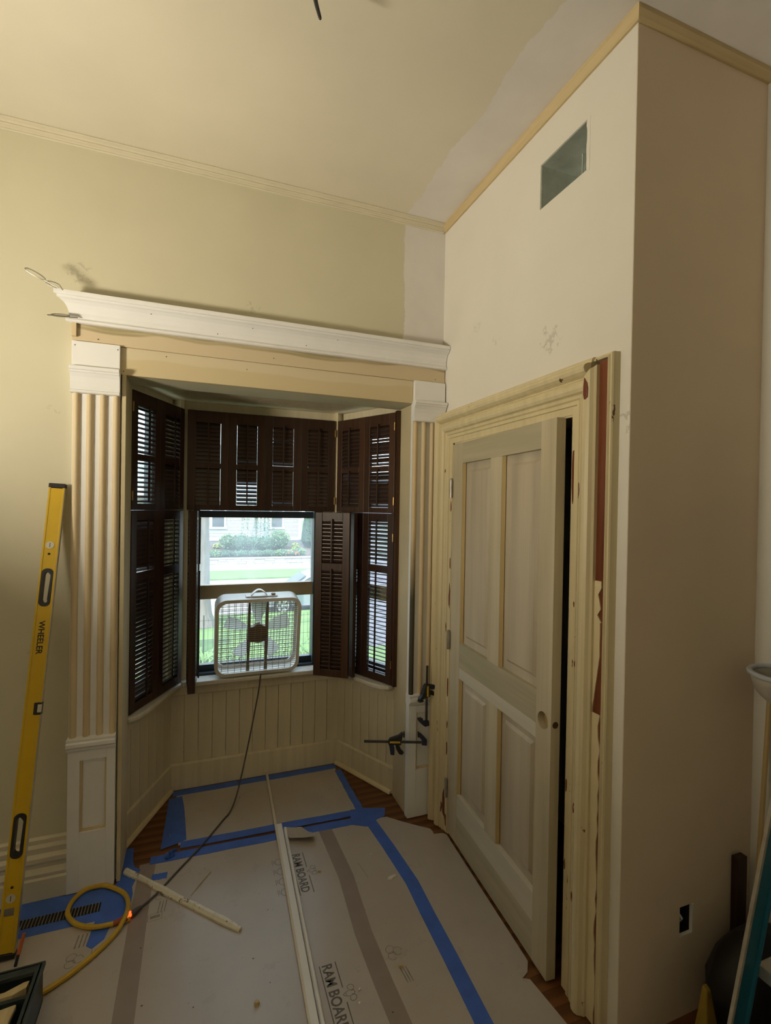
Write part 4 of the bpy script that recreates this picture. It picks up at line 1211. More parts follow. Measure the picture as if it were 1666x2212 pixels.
# ================================================================== dark tray with offcuts at lower left
t = thing('tool_tray', 'dark green plastic tool tray with pale wood offcuts in the lower left corner', 'tool tray', (-1.86, -.72, 0))
tx0, tx1, ty0, ty1, tz = -2.05, -1.672, -.96, -.520, .13
MB().box(tx0, tx1, ty0, ty1, .004, .012).build('bottom', mt['case'], t)
MB().box(tx1 - .008, tx1, ty0, ty1, .004, tz).build('side', mt['case'], t, bevel=.002)
MB().box(tx0, tx0 + .008, ty0, ty1, .004, tz).build('side', mt['case'], t, bevel=.002)
MB().box(tx0, tx1, ty1 - .008, ty1, .004, tz).build('end', mt['case'], t, bevel=.002)
MB().box(tx0, tx1, ty0, ty0 + .008, .004, tz).build('end', mt['case'], t, bevel=.002)
MB().loft([[(tx0 - .006, ty0 - .006), (tx1 + .006, ty0 - .006), (tx1 + .006, ty1 + .006), (tx0 - .006, ty1 + .006)] and [(x, y, z) for x, y in ((tx0 - .006, ty0 - .006), (tx1 + .006, ty0 - .006), (tx1 + .006, ty1 + .006), (tx0 - .006, ty1 + .006))] for z in (tz - .014, tz)] +
          [[(x, y, z) for x, y in ((tx0 + .022, ty0 + .022), (tx1 - .016, ty0 + .022), (tx1 - .016, ty1 - .028), (tx0 + .022, ty1 - .028))] for z in (tz, tz - .014)] +
          [[(x, y, tz - .014) for x, y in ((tx0 - .006, ty0 - .006), (tx1 + .006, ty0 - .006), (tx1 + .006, ty1 + .006), (tx0 - .006, ty1 + .006))]], cap=False).build('rim', mt['case'], t, bevel=.002)
MB().box(tx0 + .02, tx1 - .02, ty1 - .085, ty1 - .073, .012, tz - .03).build('divider', mt['case'], t)
tag(MB().prism([(-1.99, -.575), (-1.76, -.572), (-1.715, -.553), (-1.700, -.552), (-1.703, -.574), (-1.735, -.590), (-1.99, -.592)], .075, .108).build('wood_offcut', mt['chip']), 'curved pale offcut lying in the back slot of the dark tray', 'offcut', 'offcuts in the dark tray')
tag(MB().loft([[(-1.80, -.628, .085), (-1.715, -.618, .085), (-1.715, -.618, .103), (-1.80, -.628, .103)], [(-1.87, -.92, .03), (-1.76, -.93, .03), (-1.76, -.93, .05), (-1.87, -.92, .05)]]).build('wood_offcut', mt['chip'], bevel=.004), 'flat pale offcut leaning along the right side of the dark tray', 'offcut', 'offcuts in the dark tray')
mk = thing('marker_pen', 'orange tipped black marker standing by the level foot', 'marker', (-1.79, -.335, 0))
MB().cyl((-1.797, -.345, .002), (-1.791, -.335, .034), .005, n=10).build('barrel', mt['black'], mk, smooth=True)
MB().cyl((-1.791, -.335, .034), (-1.780, -.315, .088), .0065, .0055, n=10).build('cap', mt['redtip'], mk, smooth=True)

# ================================================================== bar clamps
def bar_clamp(label, loc, bar_dir, jaw_dir, L0, L1, body_s):
    t = thing('bar_clamp', label, 'clamp', loc, 0, 'quick bar clamps on the right pilaster')
    b = Vector(bar_dir).normalized()
    j = Vector(jaw_dir)
    j = (j - b * j.dot(b)).normalized()
    n = b.cross(j)
    o = Vector((0, 0, 0))
    MB().obox(b * ((L0 + L1) / 2), b, j, n, (L1 - L0) / 2, .006, .0025).build('bar', mt['steelb'], t, local=True)
    def ext(poly, hw):
        return MB().loft([[b * u + j * v + n * s for u, v in poly] for s in (-hw, hw)])
    # fixed jaw at the end u = L1
    ext([(L1 - .024, -.012), (L1 + .003, -.014), (L1 + .004, .012), (L1 - .012, .030), (L1 - .032, .048), (L1 - .040, .048), (L1 - .038, .030), (L1 - .024, .014)], .010).build('fixed_jaw', mt['navy'], t, local=True, bevel=.003)
    ext([(L1 - .045, .030), (L1 - .038, .028), (L1 - .038, .052), (L1 - .045, .052)], .012).build('pad', mt['black'], t, local=True, bevel=.002)
    u = body_s
    body = ext([(u - .042, -.012), (u + .024, -.013), (u + .026, .010), (u + .034, .046), (u + .026, .050), (u + .008, .034), (u - .036, .018), (u - .044, .006)], .012).build('body', mt['black'], t, local=True, bevel=.003)
    ext([(u - .036, -.002), (u + .020, -.002), (u + .018, .008), (u - .034, .008)], .0128).build('label_plate', mt['yellowp'], body, local=True)
    ext([(u + .034, .026), (u + .042, .028), (u + .042, .052), (u + .034, .052)], .012).build('pad', mt['black'], t, local=True, bevel=.002)
    ext([(u - .040, -.010), (u - .016, -.010), (u - .010, -.034), (u - .010, -.066), (u - .030, -.066), (u - .034, -.040)], .010).build('handle', mt['navy'], t, local=True, bevel=.004)
    ext([(u - .008, -.010), (u + .012, -.010), (u + .022, -.036), (u + .040, -.054), (u + .030, -.066), (u + .014, -.062), (u - .002, -.036)], .008).build('trigger', mt['black'], t, local=True, bevel=.004)
    return t
mt['steelb'] = M('blackened steel bar', (.10, .10, .105), .35, .2, 30, metal=.8)
cr = Vector((math.cos(YAW), -math.sin(YAW), 0))
bar_clamp('bar clamp lying level across the right pilaster edge, pointing into the bay', (-.105, -.082, .408), cr, (0, 0, 1), -.318, .004, -.150)
bar_clamp('bar clamp standing upright on the right pilaster moulding', (-.107, -.092, .505), (0, 0, -1), (-1, -.2, 0), -.305, .003, -.168)

# ================================================================== right corner: ladder, bag, oddments
t = thing('step_ladder', 'teal blue fibreglass stepladder with worn pale edge at the right border', 'ladder', (.22, -1.62, 0))
def rail(name, y, xb, xt, zt, hx, mat_):
    mb = MB()
    d = Vector((xt - xb, 0, zt)).normalized()
    nx = Vector((0, 1, 0)).cross(d)
    return mb, d, nx
def lad_rail(yc, xb, lean, zt, flip):
    b = Vector((xb, yc, .0))
    d = Vector((lean, 0, zt)).normalized()
    nx = d.cross(Vector((0, -1, 0)))
    nx = Vector((d.z, 0, -d.x))
    ln = zt / d.z
    c = b + d * (ln / 2)
    r_ = MB().obox(c + nx * .012, d, nx, (0, 1, 0), ln / 2, .026, .004).build('rail', mt['ladder'], t)
    MB().obox(c - nx * .018, d, nx, (0, 1, 0), ln / 2, .0045, .0045).build('rail_edge', mt['laddere'], r_)
    MB().obox(c + nx * .037, d, nx, (0, 1, 0), ln / 2, .003, .012).build('flange', mt['ladder'], r_)
    MB().obox(b + d * .02, d, nx, (0, 1, 0), .02, .034, .016).build('rubber_foot', mt['black'], r_)
lad_rail(-1.50, .072, .469, 1.75, 1)
lad_rail(-1.93, .072, .469, 1.75, 1)
for zs in (.40, .70, 1.0, 1.3):
    xs = .072 + .469 * zs / 1.75
    MB().box(xs + .038, xs + .12, -1.93, -1.505, zs - .036, zs).build('step', mt['alu'], t, bevel=.002)
MB().box(.44, .58, -1.95, -1.48, 1.745, 1.79).build('top_cap', mt['ladder'], t, bevel=.006)
for yc in (-1.52, -1.91):
    MB().tube([(.572, yc, .0), (.56, yc, 1.76)], .013, 8).build('rear_leg', mt['laddere'], t)
rb = random.Random(2)
mb = MB()
mb.ell((.425, -1.385, .165), .195, .105, .168, 18, 12, .05)
tag(mb.build('bin_bag', mt['bag'], smooth=True), 'dark lumpy bag on the floor in the dim corner behind the ladder', 'bag')
tag(MB().loft([[(.150, -1.36, .0), (.235, -1.36, .0), (.235, -1.42, .0), (.150, -1.42, .0)], [(.172, -1.385, .245), (.190, -1.385, .245), (.190, -1.40, .235), (.172, -1.40, .235)]]).build('yellow_wedge', mt['yellowshade'], bevel=.004), 'tapered yellow piece standing in the dim corner by the ladder foot', 'oddment')
tag(MB().tube([(.485, -1.32, .0), (.585, -1.300, 1.05)], .0075, 8).build('wooden_stick', mt['dooredge'], smooth=True), 'thin brown stick leaning in the corner behind the ladder rail', 'stick')
tag(MB().box(.49, .535, -1.272, -1.248, .0, .46).build('dark_offcut_board', mt['shutter'], bevel=.002), 'narrow dark board standing against the closet end behind the ladder', 'board')
tt = thing('storage_tote', 'black storage tote under the stepladder at the right border', 'tote', (.44, -1.74, 0))
MB().loft([[(.36, -1.90, 0), (.55, -1.90, 0), (.55, -1.54, 0), (.36, -1.54, 0)], [(.345, -1.915, .27), (.562, -1.915, .27), (.562, -1.525, .27), (.345, -1.525, .27)]]).build('body', mt['bag'], tt, bevel=.01)
MB().box(.338, .565, -1.92, -1.52, .27, .295).build('lid', mt['black'], tt, bevel=.006)
dome = thing('dome_reflector', 'pale plastic dome with a whitish rim at the right border above the ladder', 'dome', (.50, -1.40, 1.115))
rings = []
for i in range(9):
    a = PI / 2 * i / 8
    rings.append([(.095 * math.cos(a) * math.cos(q * PI / 12) , .095 * math.cos(a) * math.sin(q * PI / 12), -.10 * math.sin(a)) for q in range(24)])
dm = MB().loft(rings, cap=False).build('bowl', mt['bowl'], dome, local=True, smooth=True)
dm.modifiers.new('solid', 'SOLIDIFY').thickness = .003
MB().tube([(.097 * math.cos(q * PI / 12), .097 * math.sin(q * PI / 12), .004) for q in range(25)], .008, 8, cap=False).build('rim', mt['bowlrim'], dome, local=True, smooth=True)
MB().tube([(0.03, 0, .0), (.0, .0, .08), (-.02, 0, .16)], .006, 8).build('hanger', mt['laddere'], dome, local=True)

# ================================================================== work light on a tripod (out of frame at left) with an added bounce head
LP = Vector((-2.85, -1.18, 1.74))
t = thing('work_light', 'led work light on a tripod outside the picture at left, second head added for bounce', 'work light', (LP.x, LP.y - .2, 0))
MB().cyl((LP.x, LP.y - .2, .35), (LP.x, LP.y - .2, LP.z - .12), .012, n=10).build('pole', mt['lampbody'], t)
MB().cyl((LP.x, LP.y - .42, LP.z - .12), (LP.x, LP.y + .02, LP.z - .12), .012, n=10).build('cross_bar', mt['lampbody'], t)
for k_ in range(3):
    a = k_ * 2 * PI / 3 + .4
    MB().cyl((LP.x, LP.y - .2, .45), (LP.x + .35 * math.cos(a), LP.y - .2 + .35 * math.sin(a), .01), .009, n=8).build('leg', mt['lampbody'], t)
def lamp_head(pos, dirv, watts):
    d_ = Vector(dirv).normalized()
    ux = d_.cross(Vector((0, 0, 1))).normalized()
    uy = ux.cross(d_)
    hd_ = MB().obox(pos - d_ * .04, ux, uy, d_, .15, .11, .025).build('housing', mt['lampbody'], t)
    MB().obox(pos - d_ * .012, ux, uy, d_, .13, .095, .004).build('lens', mt['emitlamp'], hd_)
    ld = bpy.data.lights.new('work_light_beam', 'AREA')
    ld.shape = 'RECTANGLE'
    ld.size, ld.size_y = .26, .19
    ld.spread = R(116)
    ld.energy = watts
    ld.color = LAMP_COLOR
    o_ = bpy.data.objects.new('work_light_beam', ld)
    COL.objects.link(o_)
    o_.location = pos
    o_.rotation_euler = d_.to_track_quat('-Z', 'Y').to_euler()
lamp_head(LP, (math.cos(.55) * math.cos(.37), math.cos(.55) * math.sin(.37), math.sin(.55)), LAMP_WATTS)
lamp_head(LP + Vector((0, -.4, 0)), (.10, -.75, .62), FILL_HEAD_WATTS)  # second head is added, aimed at the rear ceiling to raise bounce light

# ================================================================== outdoors (distances measured from the camera, Y along the street normal)
CY0 = -2.39
def gx(px_slope, D):
    return CAM.x + px_slope * D
mt['grass'] = M('lawn', (0.075, 0.14, 0.032), 0.9, .25, 2.2, bmp=.3, bscale=30)
mt['road'] = M('pale road', (0.22, 0.215, 0.21), 0.9, .08, 1.2)
mt['walk'] = M('concrete walk', (0.30, 0.29, 0.27), 0.9, .06, 1.5)
mt['mulch'] = M('mulch bed', (0.075, 0.055, 0.05), 0.95, .25, 3)
mt['stone'] = M('pale limestone', (0.26, 0.245, 0.225), 0.9, .15, 2.5, bmp=.3)
mt['siding'] = M('pale mint siding', (0.36, 0.41, 0.39), 0.7, .03, 2)
mt['htrim'] = M('white house trim', (0.52, 0.53, 0.52), 0.6, .03, 3)
mt['found'] = M('grey block foundation', (0.12, 0.12, 0.135), 0.9, .12, 3)
mt['hglass'] = M('dark house window', (0.05, 0.06, 0.075), 0.12, .2, 1.2, spec=.7)
mt['leaf1'] = M('shrub leaves', (0.05, 0.10, 0.05), 0.7, .35, 5)
mt['leaf2'] = M('light shrub leaves', (0.085, 0.155, 0.05), 0.7, .35, 5)
mt['leaf3'] = M('yellow green leaves', (0.20, 0.24, 0.04), 0.7, .25, 5)
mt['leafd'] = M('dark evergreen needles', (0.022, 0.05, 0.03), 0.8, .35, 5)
mt['flower'] = M('orange flowers', (0.45, 0.12, 0.05), 0.7, .25, 5)
mt['bark'] = M('grey tree bark', (0.15, 0.135, 0.12), 0.95, .3, 14, bmp=.9, bscale=9, stretch=(1, 1, .16))
mt['car'] = M('silver blue car paint', (0.32, 0.36, 0.40), 0.25, .03, 3, metal=.5)
mt['tyre'] = M('black tyre', (0.02, 0.02, 0.02), 0.8, .1, 10)
mt['rim'] = M('alloy wheel', (0.62, 0.63, 0.65), 0.3, .05, 10, metal=.8)
mt['fencew'] = M('dark fence wire', (0.03, 0.035, 0.03), 0.5, .1, 10)
mt['neighbor'] = M('neighbour lavender siding', (0.115, 0.11, 0.15), 0.8, .05, 2)
mt['neighbory'] = M('neighbour cream siding', (0.16, 0.155, 0.115), 0.8, .05, 2)

def quadg(name, label, cat, pts, mat):
    o = MB().loft([pts, [(x, y, z - .12) for x, y, z in pts]]).build(name, mat, origin='world')
    return tag(o, label, cat, kind='structure')
ZS = -2.3
def Y(D):
    return CY0 + D
quadg('ground_yard', 'sunlit front lawn below the window', 'lawn', [(-30, Y(3.35), -.98), (30, Y(3.35), -.98), (30, Y(14.5), -1.45), (-30, Y(14.5), -1.45)], mt['grass'])
quadg('ground_bank', 'grass bank down to the street', 'lawn', [(-30, Y(14.5), -1.45), (30, Y(14.5), -1.45), (30, Y(16.8), -2.22), (-30, Y(16.8), -2.22)], mt['grass'])
quadg('ground_road', 'pale sunlit road', 'road', [(-40, Y(16.8), ZS), (40, Y(16.8), ZS), (40, Y(27.0), ZS), (-40, Y(27.0), ZS)], mt['road'])
quadg('ground_verge', 'bright grass verge across the road', 'lawn', [(-40, Y(27.0), ZS + .08), (40, Y(27.0), ZS + .08), (40, Y(30.3), ZS + .1), (-40, Y(30.3), ZS + .1)], mt['grass'])
quadg('ground_walk', 'concrete sidewalk across the road', 'sidewalk', [(-40, Y(30.3), ZS + .1), (40, Y(30.3), ZS + .1), (40, Y(32.4), ZS + .1), (-40, Y(32.4), ZS + .1)], mt['walk'])
quadg('ground_bed', 'mulched garden bed rising to the house opposite', 'garden bed', [(-40, Y(32.5), -1.88), (40, Y(32.5), -1.88), (40, Y(39), -1.32), (-40, Y(39), -1.32)], mt['mulch'])
quadg('ground_far', 'lawn beyond the house opposite', 'lawn', [(-60, Y(39), -1.32), (60, Y(39), -1.32), (60, Y(90), -1.0), (-60, Y(90), -1.0)], mt['grass'])
quadg('ground_side_left', 'side lawn seen through the left shutters', 'lawn', [(-40, -10, -1.0), (-4.6, -10, -1.0), (-4.6, Y(3.3), -1.0), (-40, Y(3.3), -1.0)], mt['grass'])
# stone retaining wall
t = thing('retaining_wall', 'low pale stone retaining wall along the far sidewalk', 'stone wall', (2, Y(32.4), ZS + .1))
rs = random.Random(4)
sm = [MB().box(-a / 2, a / 2, 0, .3, 0, .135).mesh('stone', mt['stone']) for a in (.45, .62, .8)]
for row in range(3):
    x = -3.0 + row * .2
    while x < 9:
        kk = rs.randrange(3)
        wdt = (.45, .62, .8)[kk]
        o = bpy.data.objects.new('stone', sm[kk])
        COL.objects.link(o)
        o.parent = t
        o.location = (x + wdt / 2 - 2, rs.uniform(-.02, .02), row * .143)
        x += wdt + .015
MB().box(-3.2, 9.2, Y(32.36), Y(32.75), ZS + .53, ZS + .60).build('coping', mt['stone'], t)
# house opposite
hy = Y(38)
t = thing('opposite_house', 'pale mint clapboard house across the street', 'house', (3, hy, -1.4))
HX0, HX1 = -6.0, gx(.195, 38)
MB().box(HX0, HX1, hy + .1, hy + 8, -1.5, 6).build('wall', mt['siding'], t)
MB().box(HX0, HX1 + .02, hy + .02, hy + .2, -1.6, -.93).build('foundation', mt['found'], t)
mb = MB()
z = -.93
while z < 5:
    mb.loft([[(HX0, hy + .03, z), (HX0, hy + .10, z), (HX0, hy + .10, z + .12), (HX0, hy + .085, z + .12)], [(HX1, hy + .03, z), (HX1, hy + .10, z), (HX1, hy + .10, z + .12), (HX1, hy + .085, z + .12)]])
    z += .12
o = mb.build('clapboards', mt['siding'], t)
o['kind'] = 'stuff'
MB().box(HX1 - .16, HX1 + .03, hy - .02, hy + .2, -.93, 6).build('corner_board', mt['htrim'], t)
MB().box(HX0, HX1 + .03, hy - .0, hy + .1, -.98, -.82).build('water_table', mt['htrim'], t)
for sa, sb in ((.0245, .0465), (.136, .157)):
    xa, xb = gx(sa, 38), gx(sb, 38)
    wd_ = MB().box(xa - .14, xa, hy - .03, hy + .1, -.0, 1.9).box(xb, xb + .14, hy - .03, hy + .1, -.0, 1.9).box(xa - .2, xb + .2, hy - .06, hy + .1, -.13, .0).box(xa - .14, xb + .14, hy - .03, hy + .1, 1.9, 2.1).build('window', mt['htrim'], t)
    MB().box(xa, xb, hy + .0, hy + .05, 0, 1.9).build('pane', mt['hglass'], wd_)
    MB().box(xa, xb, hy - .01, hy + .03, .93, .98).build('sash_bar', mt['htrim'], wd_)
# plants
def shrub(name, label, cat, D, slope, z0, rx, rz, mat, n=420, leaf=.07, group=None, ry=None):
    x = gx(slope, D)
    t = thing(name, label, cat, (x, Y(D), z0), 0, group)
    rq = random.Random(int(slope * 1e4) + int(D * 10))
    random.seed(int(slope * 1e4))
    ry = ry or rx
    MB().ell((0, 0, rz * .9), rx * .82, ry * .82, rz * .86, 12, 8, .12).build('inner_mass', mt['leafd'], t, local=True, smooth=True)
    mb = MB()
    for i in range(n):
        th = math.acos(rq.uniform(-.75, 1))
        ph = rq.uniform(0, 2 * PI)
        k_ = rq.uniform(.82, 1.06)
        p = Vector((rx * k_ * math.sin(th) * math.cos(ph), ry * k_ * math.sin(th) * math.sin(ph), rz * .95 + rz * k_ * math.cos(th)))
        if p.z < 0.02:
            p.z = .03
        a = Vector((rq.gauss(0, 1), rq.gauss(0, 1), rq.gauss(0, 1))).normalized() * leaf * rq.uniform(.6, 1.2)
        b = a.orthogonal().normalized() * leaf * .5
        mb.add([p - a, p + b, p + a, p - b], [(0, 1, 2, 3)])
    o = mb.build('leaves', mat, t, local=True)
    o['kind'] = 'stuff'
    return t
GS = 'shrubs along the house opposite'
zb = lambda D: -1.88 + (D - 32.5) * .086
shrub('round_shrub', 'leafy shrub at the left of the hedge across the street', 'shrub', 36.6, .055, zb(36.6), .65, .58, mt['leaf2'], group=GS)
shrub('round_shrub', 'second shrub from the left in the hedge across the street', 'shrub', 36.2, .078, zb(36.2), .72, .60, mt['leaf1'], group=GS)
shrub('round_shrub', 'middle dull green shrub of the hedge across the street', 'shrub', 36.2, .103, zb(36.2), .70, .55, mt['leaf1'], group=GS)
shrub('round_shrub', 'fourth shrub from the left in the hedge across the street', 'shrub', 36.0, .126, zb(36.0), .68, .56, mt['leaf1'], group=GS)
shrub('round_shrub', 'tallest bright green shrub at the right of the hedge across the street', 'shrub', 36.6, .152, zb(36.6), .80, .72, mt['leaf2'], 560, group=GS)
GL = 'low planting behind the stone wall'
for i, (s_, m_, lab) in enumerate(((.028, 'leaf2', 'low planting behind the stone wall beside the tree trunk'), (.052, 'leafd', 'dark low planting under the second shrub behind the stone wall'), (.078, 'leaf1', 'low planting left of centre behind the stone wall'), (.104, 'leaf1', 'low planting at the centre behind the stone wall'), (.130, 'leaf1', 'low planting right of centre behind the stone wall'), (.158, 'leaf2', 'low bright planting near the orange flowers'))):
    shrub('low_plant', lab, 'plant', 33.7, s_, zb(33.7), .62, .24, mt[m_], 260, .06, GL, ry=.4)
shrub('flower_clump', 'clump of orange flowers behind the stone wall', 'flowers', 33.6, .178, zb(33.6), .5, .22, mt['flower'], 60, .07, ry=.35)
shrub('flower_leaves', 'leafy clump around the orange flowers', 'plant', 33.9, .188, zb(33.9), .62, .27, mt['leaf2'], 260, .07, ry=.35)
shrub('yellow_shrub', 'small yellow green shrub near the tree trunk across the street', 'shrub', 37.0, .034, zb(37), .28, .20, mt['leaf3'], 140, .07, 'small yellow shrubs')
shrub('yellow_shrub', 'small yellow green shrub near the conifer across the street', 'shrub', 36.6, .184, zb(36.6), .32, .22, mt['leaf3'], 140, .07, 'small yellow shrubs')
# conifer
t = thing('conifer', 'tall dark narrow conifer at the corner of the house opposite', 'conifer', (gx(.212, 37), Y(37), zb(37)))
MB().cyl((0, 0, 0), (0, 0, 4.2), .09, .02, 8).build('trunk', mt['bark'], t, local=True)
rq = random.Random(8)
mb = MB()
mb.tube([(0, 0, .1), (0, 0, .5), (0, 0, 2.2), (0, 0, 4.4)], [.35, .62, .42, .03], 12)
for i in range(900):
    z = rq.uniform(.1, 4.3)
    rr = .66 * (1 - z / 4.6) + .04
    ph = rq.uniform(0, 2 * PI)
    p = Vector((rr * math.cos(ph), rr * math.sin(ph), z))
    a = Vector((math.cos(ph) * .08, math.sin(ph) * .08, rq.uniform(-.02, .08)))
    b = Vector((-math.sin(ph), math.cos(ph), 0)) * .04
    mb.add([p - b, p + a, p + b], [(0, 1, 2)])
o = mb.build('needles', mt['leafd'], t, local=True)
o['kind'] = 'stuff'
# weeping tree in front of the house
t = thing('weeping_tree', 'thin weeping tree hanging its branches before the house opposite', 'tree', (gx(.105, 36.9), Y(36.9), zb(36.9)))
MB().tube([(0, 0, 0), (.05, 0, 1.2), (0, 0, 2.6), (.1, 0, 3.4)], [.07, .06, .05, .03], 8).build('trunk', mt['bark'], t, local=True)
mb = MB()
for i in range(15):
    ph = rq.uniform(0, 2 * PI)
    r_ = rq.uniform(.3, 1.35)
    ex, ey = r_ * math.cos(ph), r_ * math.sin(ph) * .4
    zt, ze = rq.uniform(3.0, 3.6), rq.uniform(.7, 1.7)
    pts = [Vector((.05, 0, 3.2)), Vector((ex * .7, ey * .7, zt)), Vector((ex, ey, zt - .5)), Vector((ex * 1.05, ey, ze))]
    sp_ = smoothpath(pts, 6)
    mb.tube(sp_, .012, 4)
    for p in sp_[6:]:
        for q in range(4):
            a = Vector((rq.gauss(0, .05), rq.gauss(0, .05), -.09))
            b = Vector((.025, rq.gauss(0, .02), 0))
            pp = p + Vector((rq.gauss(0, .05), rq.gauss(0, .05), rq.gauss(0, .06)))
            mb.add([pp - b, pp + a, pp + b, pp - a * .4], [(0, 1, 2, 3)])
o = mb.build('drooping_branches', mt['leaf1'], t, local=True)
o['kind'] = 'stuff'
# big street tree
D = 13.0
t = thing('tree_trunk', 'thick grey tree trunk at the left edge of the window view', 'tree', (gx(.0055, D), Y(D), -1.42))
pth = [(0, 0, -.1), (0, 0, .05), (-.01, 0, .35), (-.02, 0, .9), (-.03, 0, 2.2), (-.06, 0, 4.5), (-.1, 0, 12.5)]
mb = MB()
rad = [.44, .36, .275, .235, .215, .20, .17]
rings = []
for (x, y, z), r_ in zip(pth, rad):
    rings.append([(x + r_ * (1 + .06 * math.sin(5 * a) + .03 * math.sin(11 * a + z)) * math.cos(a), y + r_ * (1 + .06 * math.sin(5 * a)) * math.sin(a), z) for a in [2 * PI * i / 28 for i in range(28)]])
mb.loft(rings).build('trunk', mt['bark'], t, local=True, smooth=True)
mb = MB()
for i in range(1800):
    th, ph, k_ = math.acos(rq.uniform(-1, 1)), rq.uniform(0, 2 * PI), rq.uniform(.5, 1)
    p = Vector((3.4 * k_ * math.sin(th) * math.cos(ph), 3.4 * k_ * math.sin(th) * math.sin(ph), 14.5 + 2.6 * k_ * math.cos(th)))
    a = Vector((rq.gauss(0, 1), rq.gauss(0, 1), rq.gauss(0, .6))).normalized() * .17
    b = a.orthogonal().normalized() * .11
    mb.add([p - a, p + b, p + a, p - b], [(0, 1, 2, 3)])
o = mb.build('crown', mt['leaf1'], t, local=True)
o['kind'] = 'stuff'
# wire fence
t = thing('wire_fence', 'dark wire garden fence across the front lawn', 'fence', (0, Y(9), -1.25))
mb = MB()
for i in range(34):
    x = gx(-.005, 9) + i * .075
    mb.tube([(x, Y(9), -1.22), (x, Y(9), -.33)], .004, 4)
for z in (-1.1, -.9, -.7, -.5, -.37):
    mb.tube([(gx(-.02, 9), Y(9), z), (gx(.29, 9), Y(9), z)], .004, 4)
o = mb.build('wire_mesh', mt['fencew'], t)
o['kind'] = 'stuff'
for s_ in (.012, .13, .25):
    MB().cyl((gx(s_, 9), Y(9.02), -1.3), (gx(s_, 9), Y(9.02), -.28), .012, n=6).build('post', mt['fencew'], t)
# daylilies near the window
def lily(label, D, slope, n, z0=-1.2, sz=.5):
    t = MB()
    x0, y0 = gx(slope, D), Y(D)
    for i in range(n):
        ph = rq.uniform(0, 2 * PI)
        L_ = sz * rq.uniform(.6, 1.1)
        c = Vector((x0 + rq.gauss(0, .06), y0 + rq.gauss(0, .06), z0))
        o_ = Vector((math.cos(ph), math.sin(ph), 0))
        s_ = Vector((-math.sin(ph), math.cos(ph), 0)) * .011
        pts = [c, c + o_ * L_ * .25 + Vector((0, 0, L_ * .6)), c + o_ * L_ * .6 + Vector((0, 0, L_ * .8)), c + o_ * L_ * .95 + Vector((0, 0, L_ * .55))]
        for a, b, wa, wb in ((0, 1, 1, 1), (1, 2, 1, .8), (2, 3, .8, .1)):
            t.add([pts[a] - s_ * wa, pts[a] + s_ * wa, pts[b] + s_ * wb, pts[b] - s_ * wb], [(0, 1, 2, 3)])
    o = t.build('daylily_clump', mt['leaf2'])
    tag(o, label, 'plant', 'daylily clumps below the window')
lily('long leaved clump at the lower left of the window view', 8.2, .010, 70, -1.18, .62)
lily('long leaved clump behind the left part of the fan', 8.4, .060, 50, -1.18, .5)
lily('long leaved clump at the lower right of the window view', 8.0, .215, 70, -1.16, .62)
lily('long leaved clump behind the right part of the fan', 8.6, .165, 50, -1.2, .45)
shrub('foundation_shrub', 'leafy plants at the very bottom of the window view', 'plant', 6.6, .04, -1.1, .55, .22, mt['leaf2'], 400, .05, ry=.4)
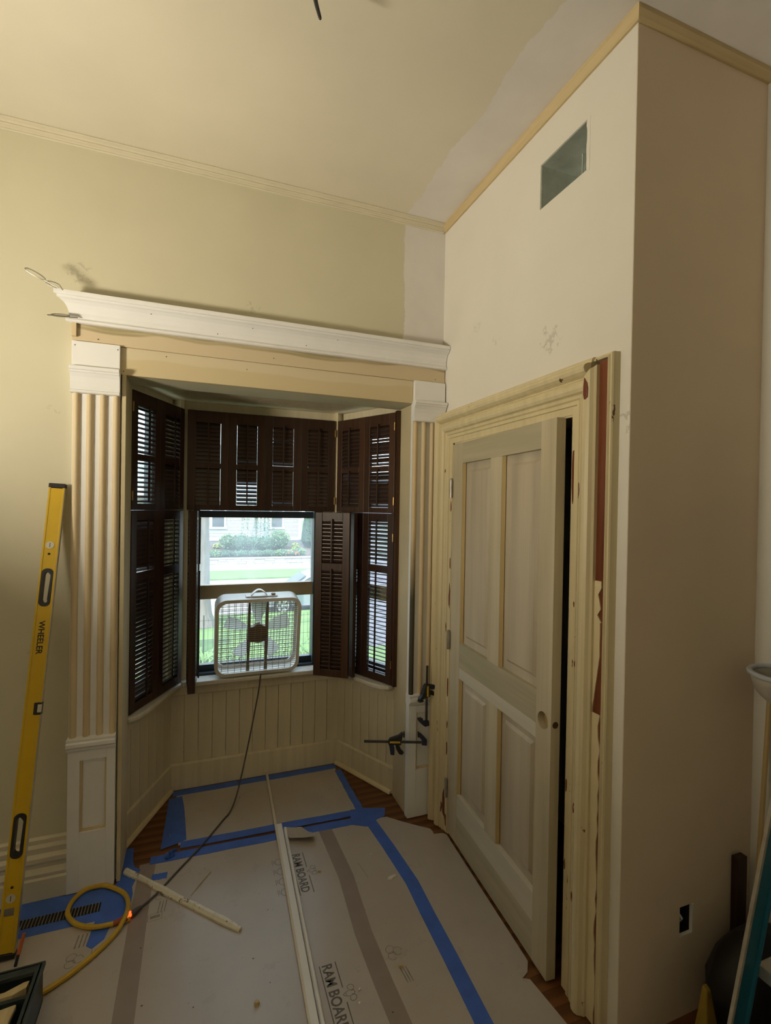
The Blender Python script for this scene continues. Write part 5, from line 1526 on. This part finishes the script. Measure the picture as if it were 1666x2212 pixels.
# parked car, nose to the left
cx0 = gx(.112, 18.3)
cyn = Y(18.0)
car = thing('parked_car', 'silver blue car parked on the street behind the fan', 'car', (cx0, cyn, ZS))
prof = [(0, .42), (.03, .62), (.12, .74), (.75, .86), (1.15, .93), (1.75, 1.32), (2.1, 1.44), (2.9, 1.45), (3.5, 1.25), (4.1, 1.0), (4.35, .92), (4.4, .5), (4.3, .30), (.1, .28)]
def car_ring(y, k_):
    return [(x + (.02 if z > 1 else 0), y, .28 + (z - .28) * k_) for x, z in prof]
MB().loft([car_ring(.06, .93), car_ring(.0, .97), car_ring(.25, 1.0), car_ring(1.45, 1.0), car_ring(1.70, .97), car_ring(1.64, .93)]).build('body', mt['car'], car, local=True, smooth=True)
MB().loft([[(1.30, .045, .96), (1.80, .02, 1.26), (2.12, .01, 1.36), (2.9, .01, 1.37), (3.3, .02, 1.26), (3.55, .045, .98)], [(1.30, -.012, .96), (1.80, -.004, 1.26), (2.12, -.004, 1.36), (2.9, -.004, 1.37), (3.3, -.004, 1.26), (3.55, -.012, .98)]]).build('side_window', mt['hglass'], car, local=True)
MB().loft([[(1.18, .2, .955), (1.74, .25, 1.335), (1.74, 1.45, 1.335), (1.18, 1.5, .955)], [(1.15, .2, .965), (1.71, .25, 1.345), (1.71, 1.45, 1.345), (1.15, 1.5, .965)]]).build('windscreen', mt['hglass'], car, local=True)
for xw in (.85, 3.45):
    for yw in (-.02, 1.52):
        wl = MB().cyl((xw, yw, .32), (xw, yw + .2, .32), .33, n=28).build('tyre', mt['tyre'], car, local=True, smooth=True)
        MB().cyl((xw, yw - .012, .32), (xw, yw + .01, .32), .22, n=24).build('wheel_rim', mt['rim'], wl, local=True, smooth=True)
        for q in range(5):
            a = q * 2 * PI / 5
            MB().obox((xw + .13 * math.cos(a + .6), yw - .014, .32 + .13 * math.sin(a + .6)), (math.cos(a + .6), 0, math.sin(a + .6)), (0, 1, 0), (-math.sin(a + .6), 0, math.cos(a + .6)), .05, .004, .028).build('spoke_gap', mt['tyre'], wl, local=True)
# neighbours seen through the side shutters
def clap_wall(name, label, mat, x0, x1, y, z0, z1, cat='building'):
    t = thing(name, label, cat, ((x0 + x1) / 2, y, z0))
    MB().box(x0, x1, y + .03, y + .25, z0, z1).build('wall', mat, t)
    mb = MB()
    z = z0
    while z < z1 - .05:
        mb.loft([[(x0, y, z), (x0, y + .05, z), (x0, y + .05, z + .11), (x0, y + .025, z + .11)], [(x1, y, z), (x1, y + .05, z), (x1, y + .05, z + .11), (x1, y + .025, z + .11)]])
        z += .11
    o = mb.build('clapboards', mat, t)
    o['kind'] = 'stuff'
    MB().box(x0 - .05, x1 + .05, y - .12, y + .35, z1, z1 + .12).build('eave', mt['htrim'], t)
clap_wall('neighbour_wing', 'lavender clapboard wing glimpsed through the right bay shutters', mt['neighbor'], 1.62, 7.5, Y(9.6), -1.4, 2.3)
clap_wall('neighbour_shed', 'cream clapboard shed glimpsed through the left bay shutters', mt['neighbory'], -8.0, -1.95, Y(9.0), -1.4, 1.75)
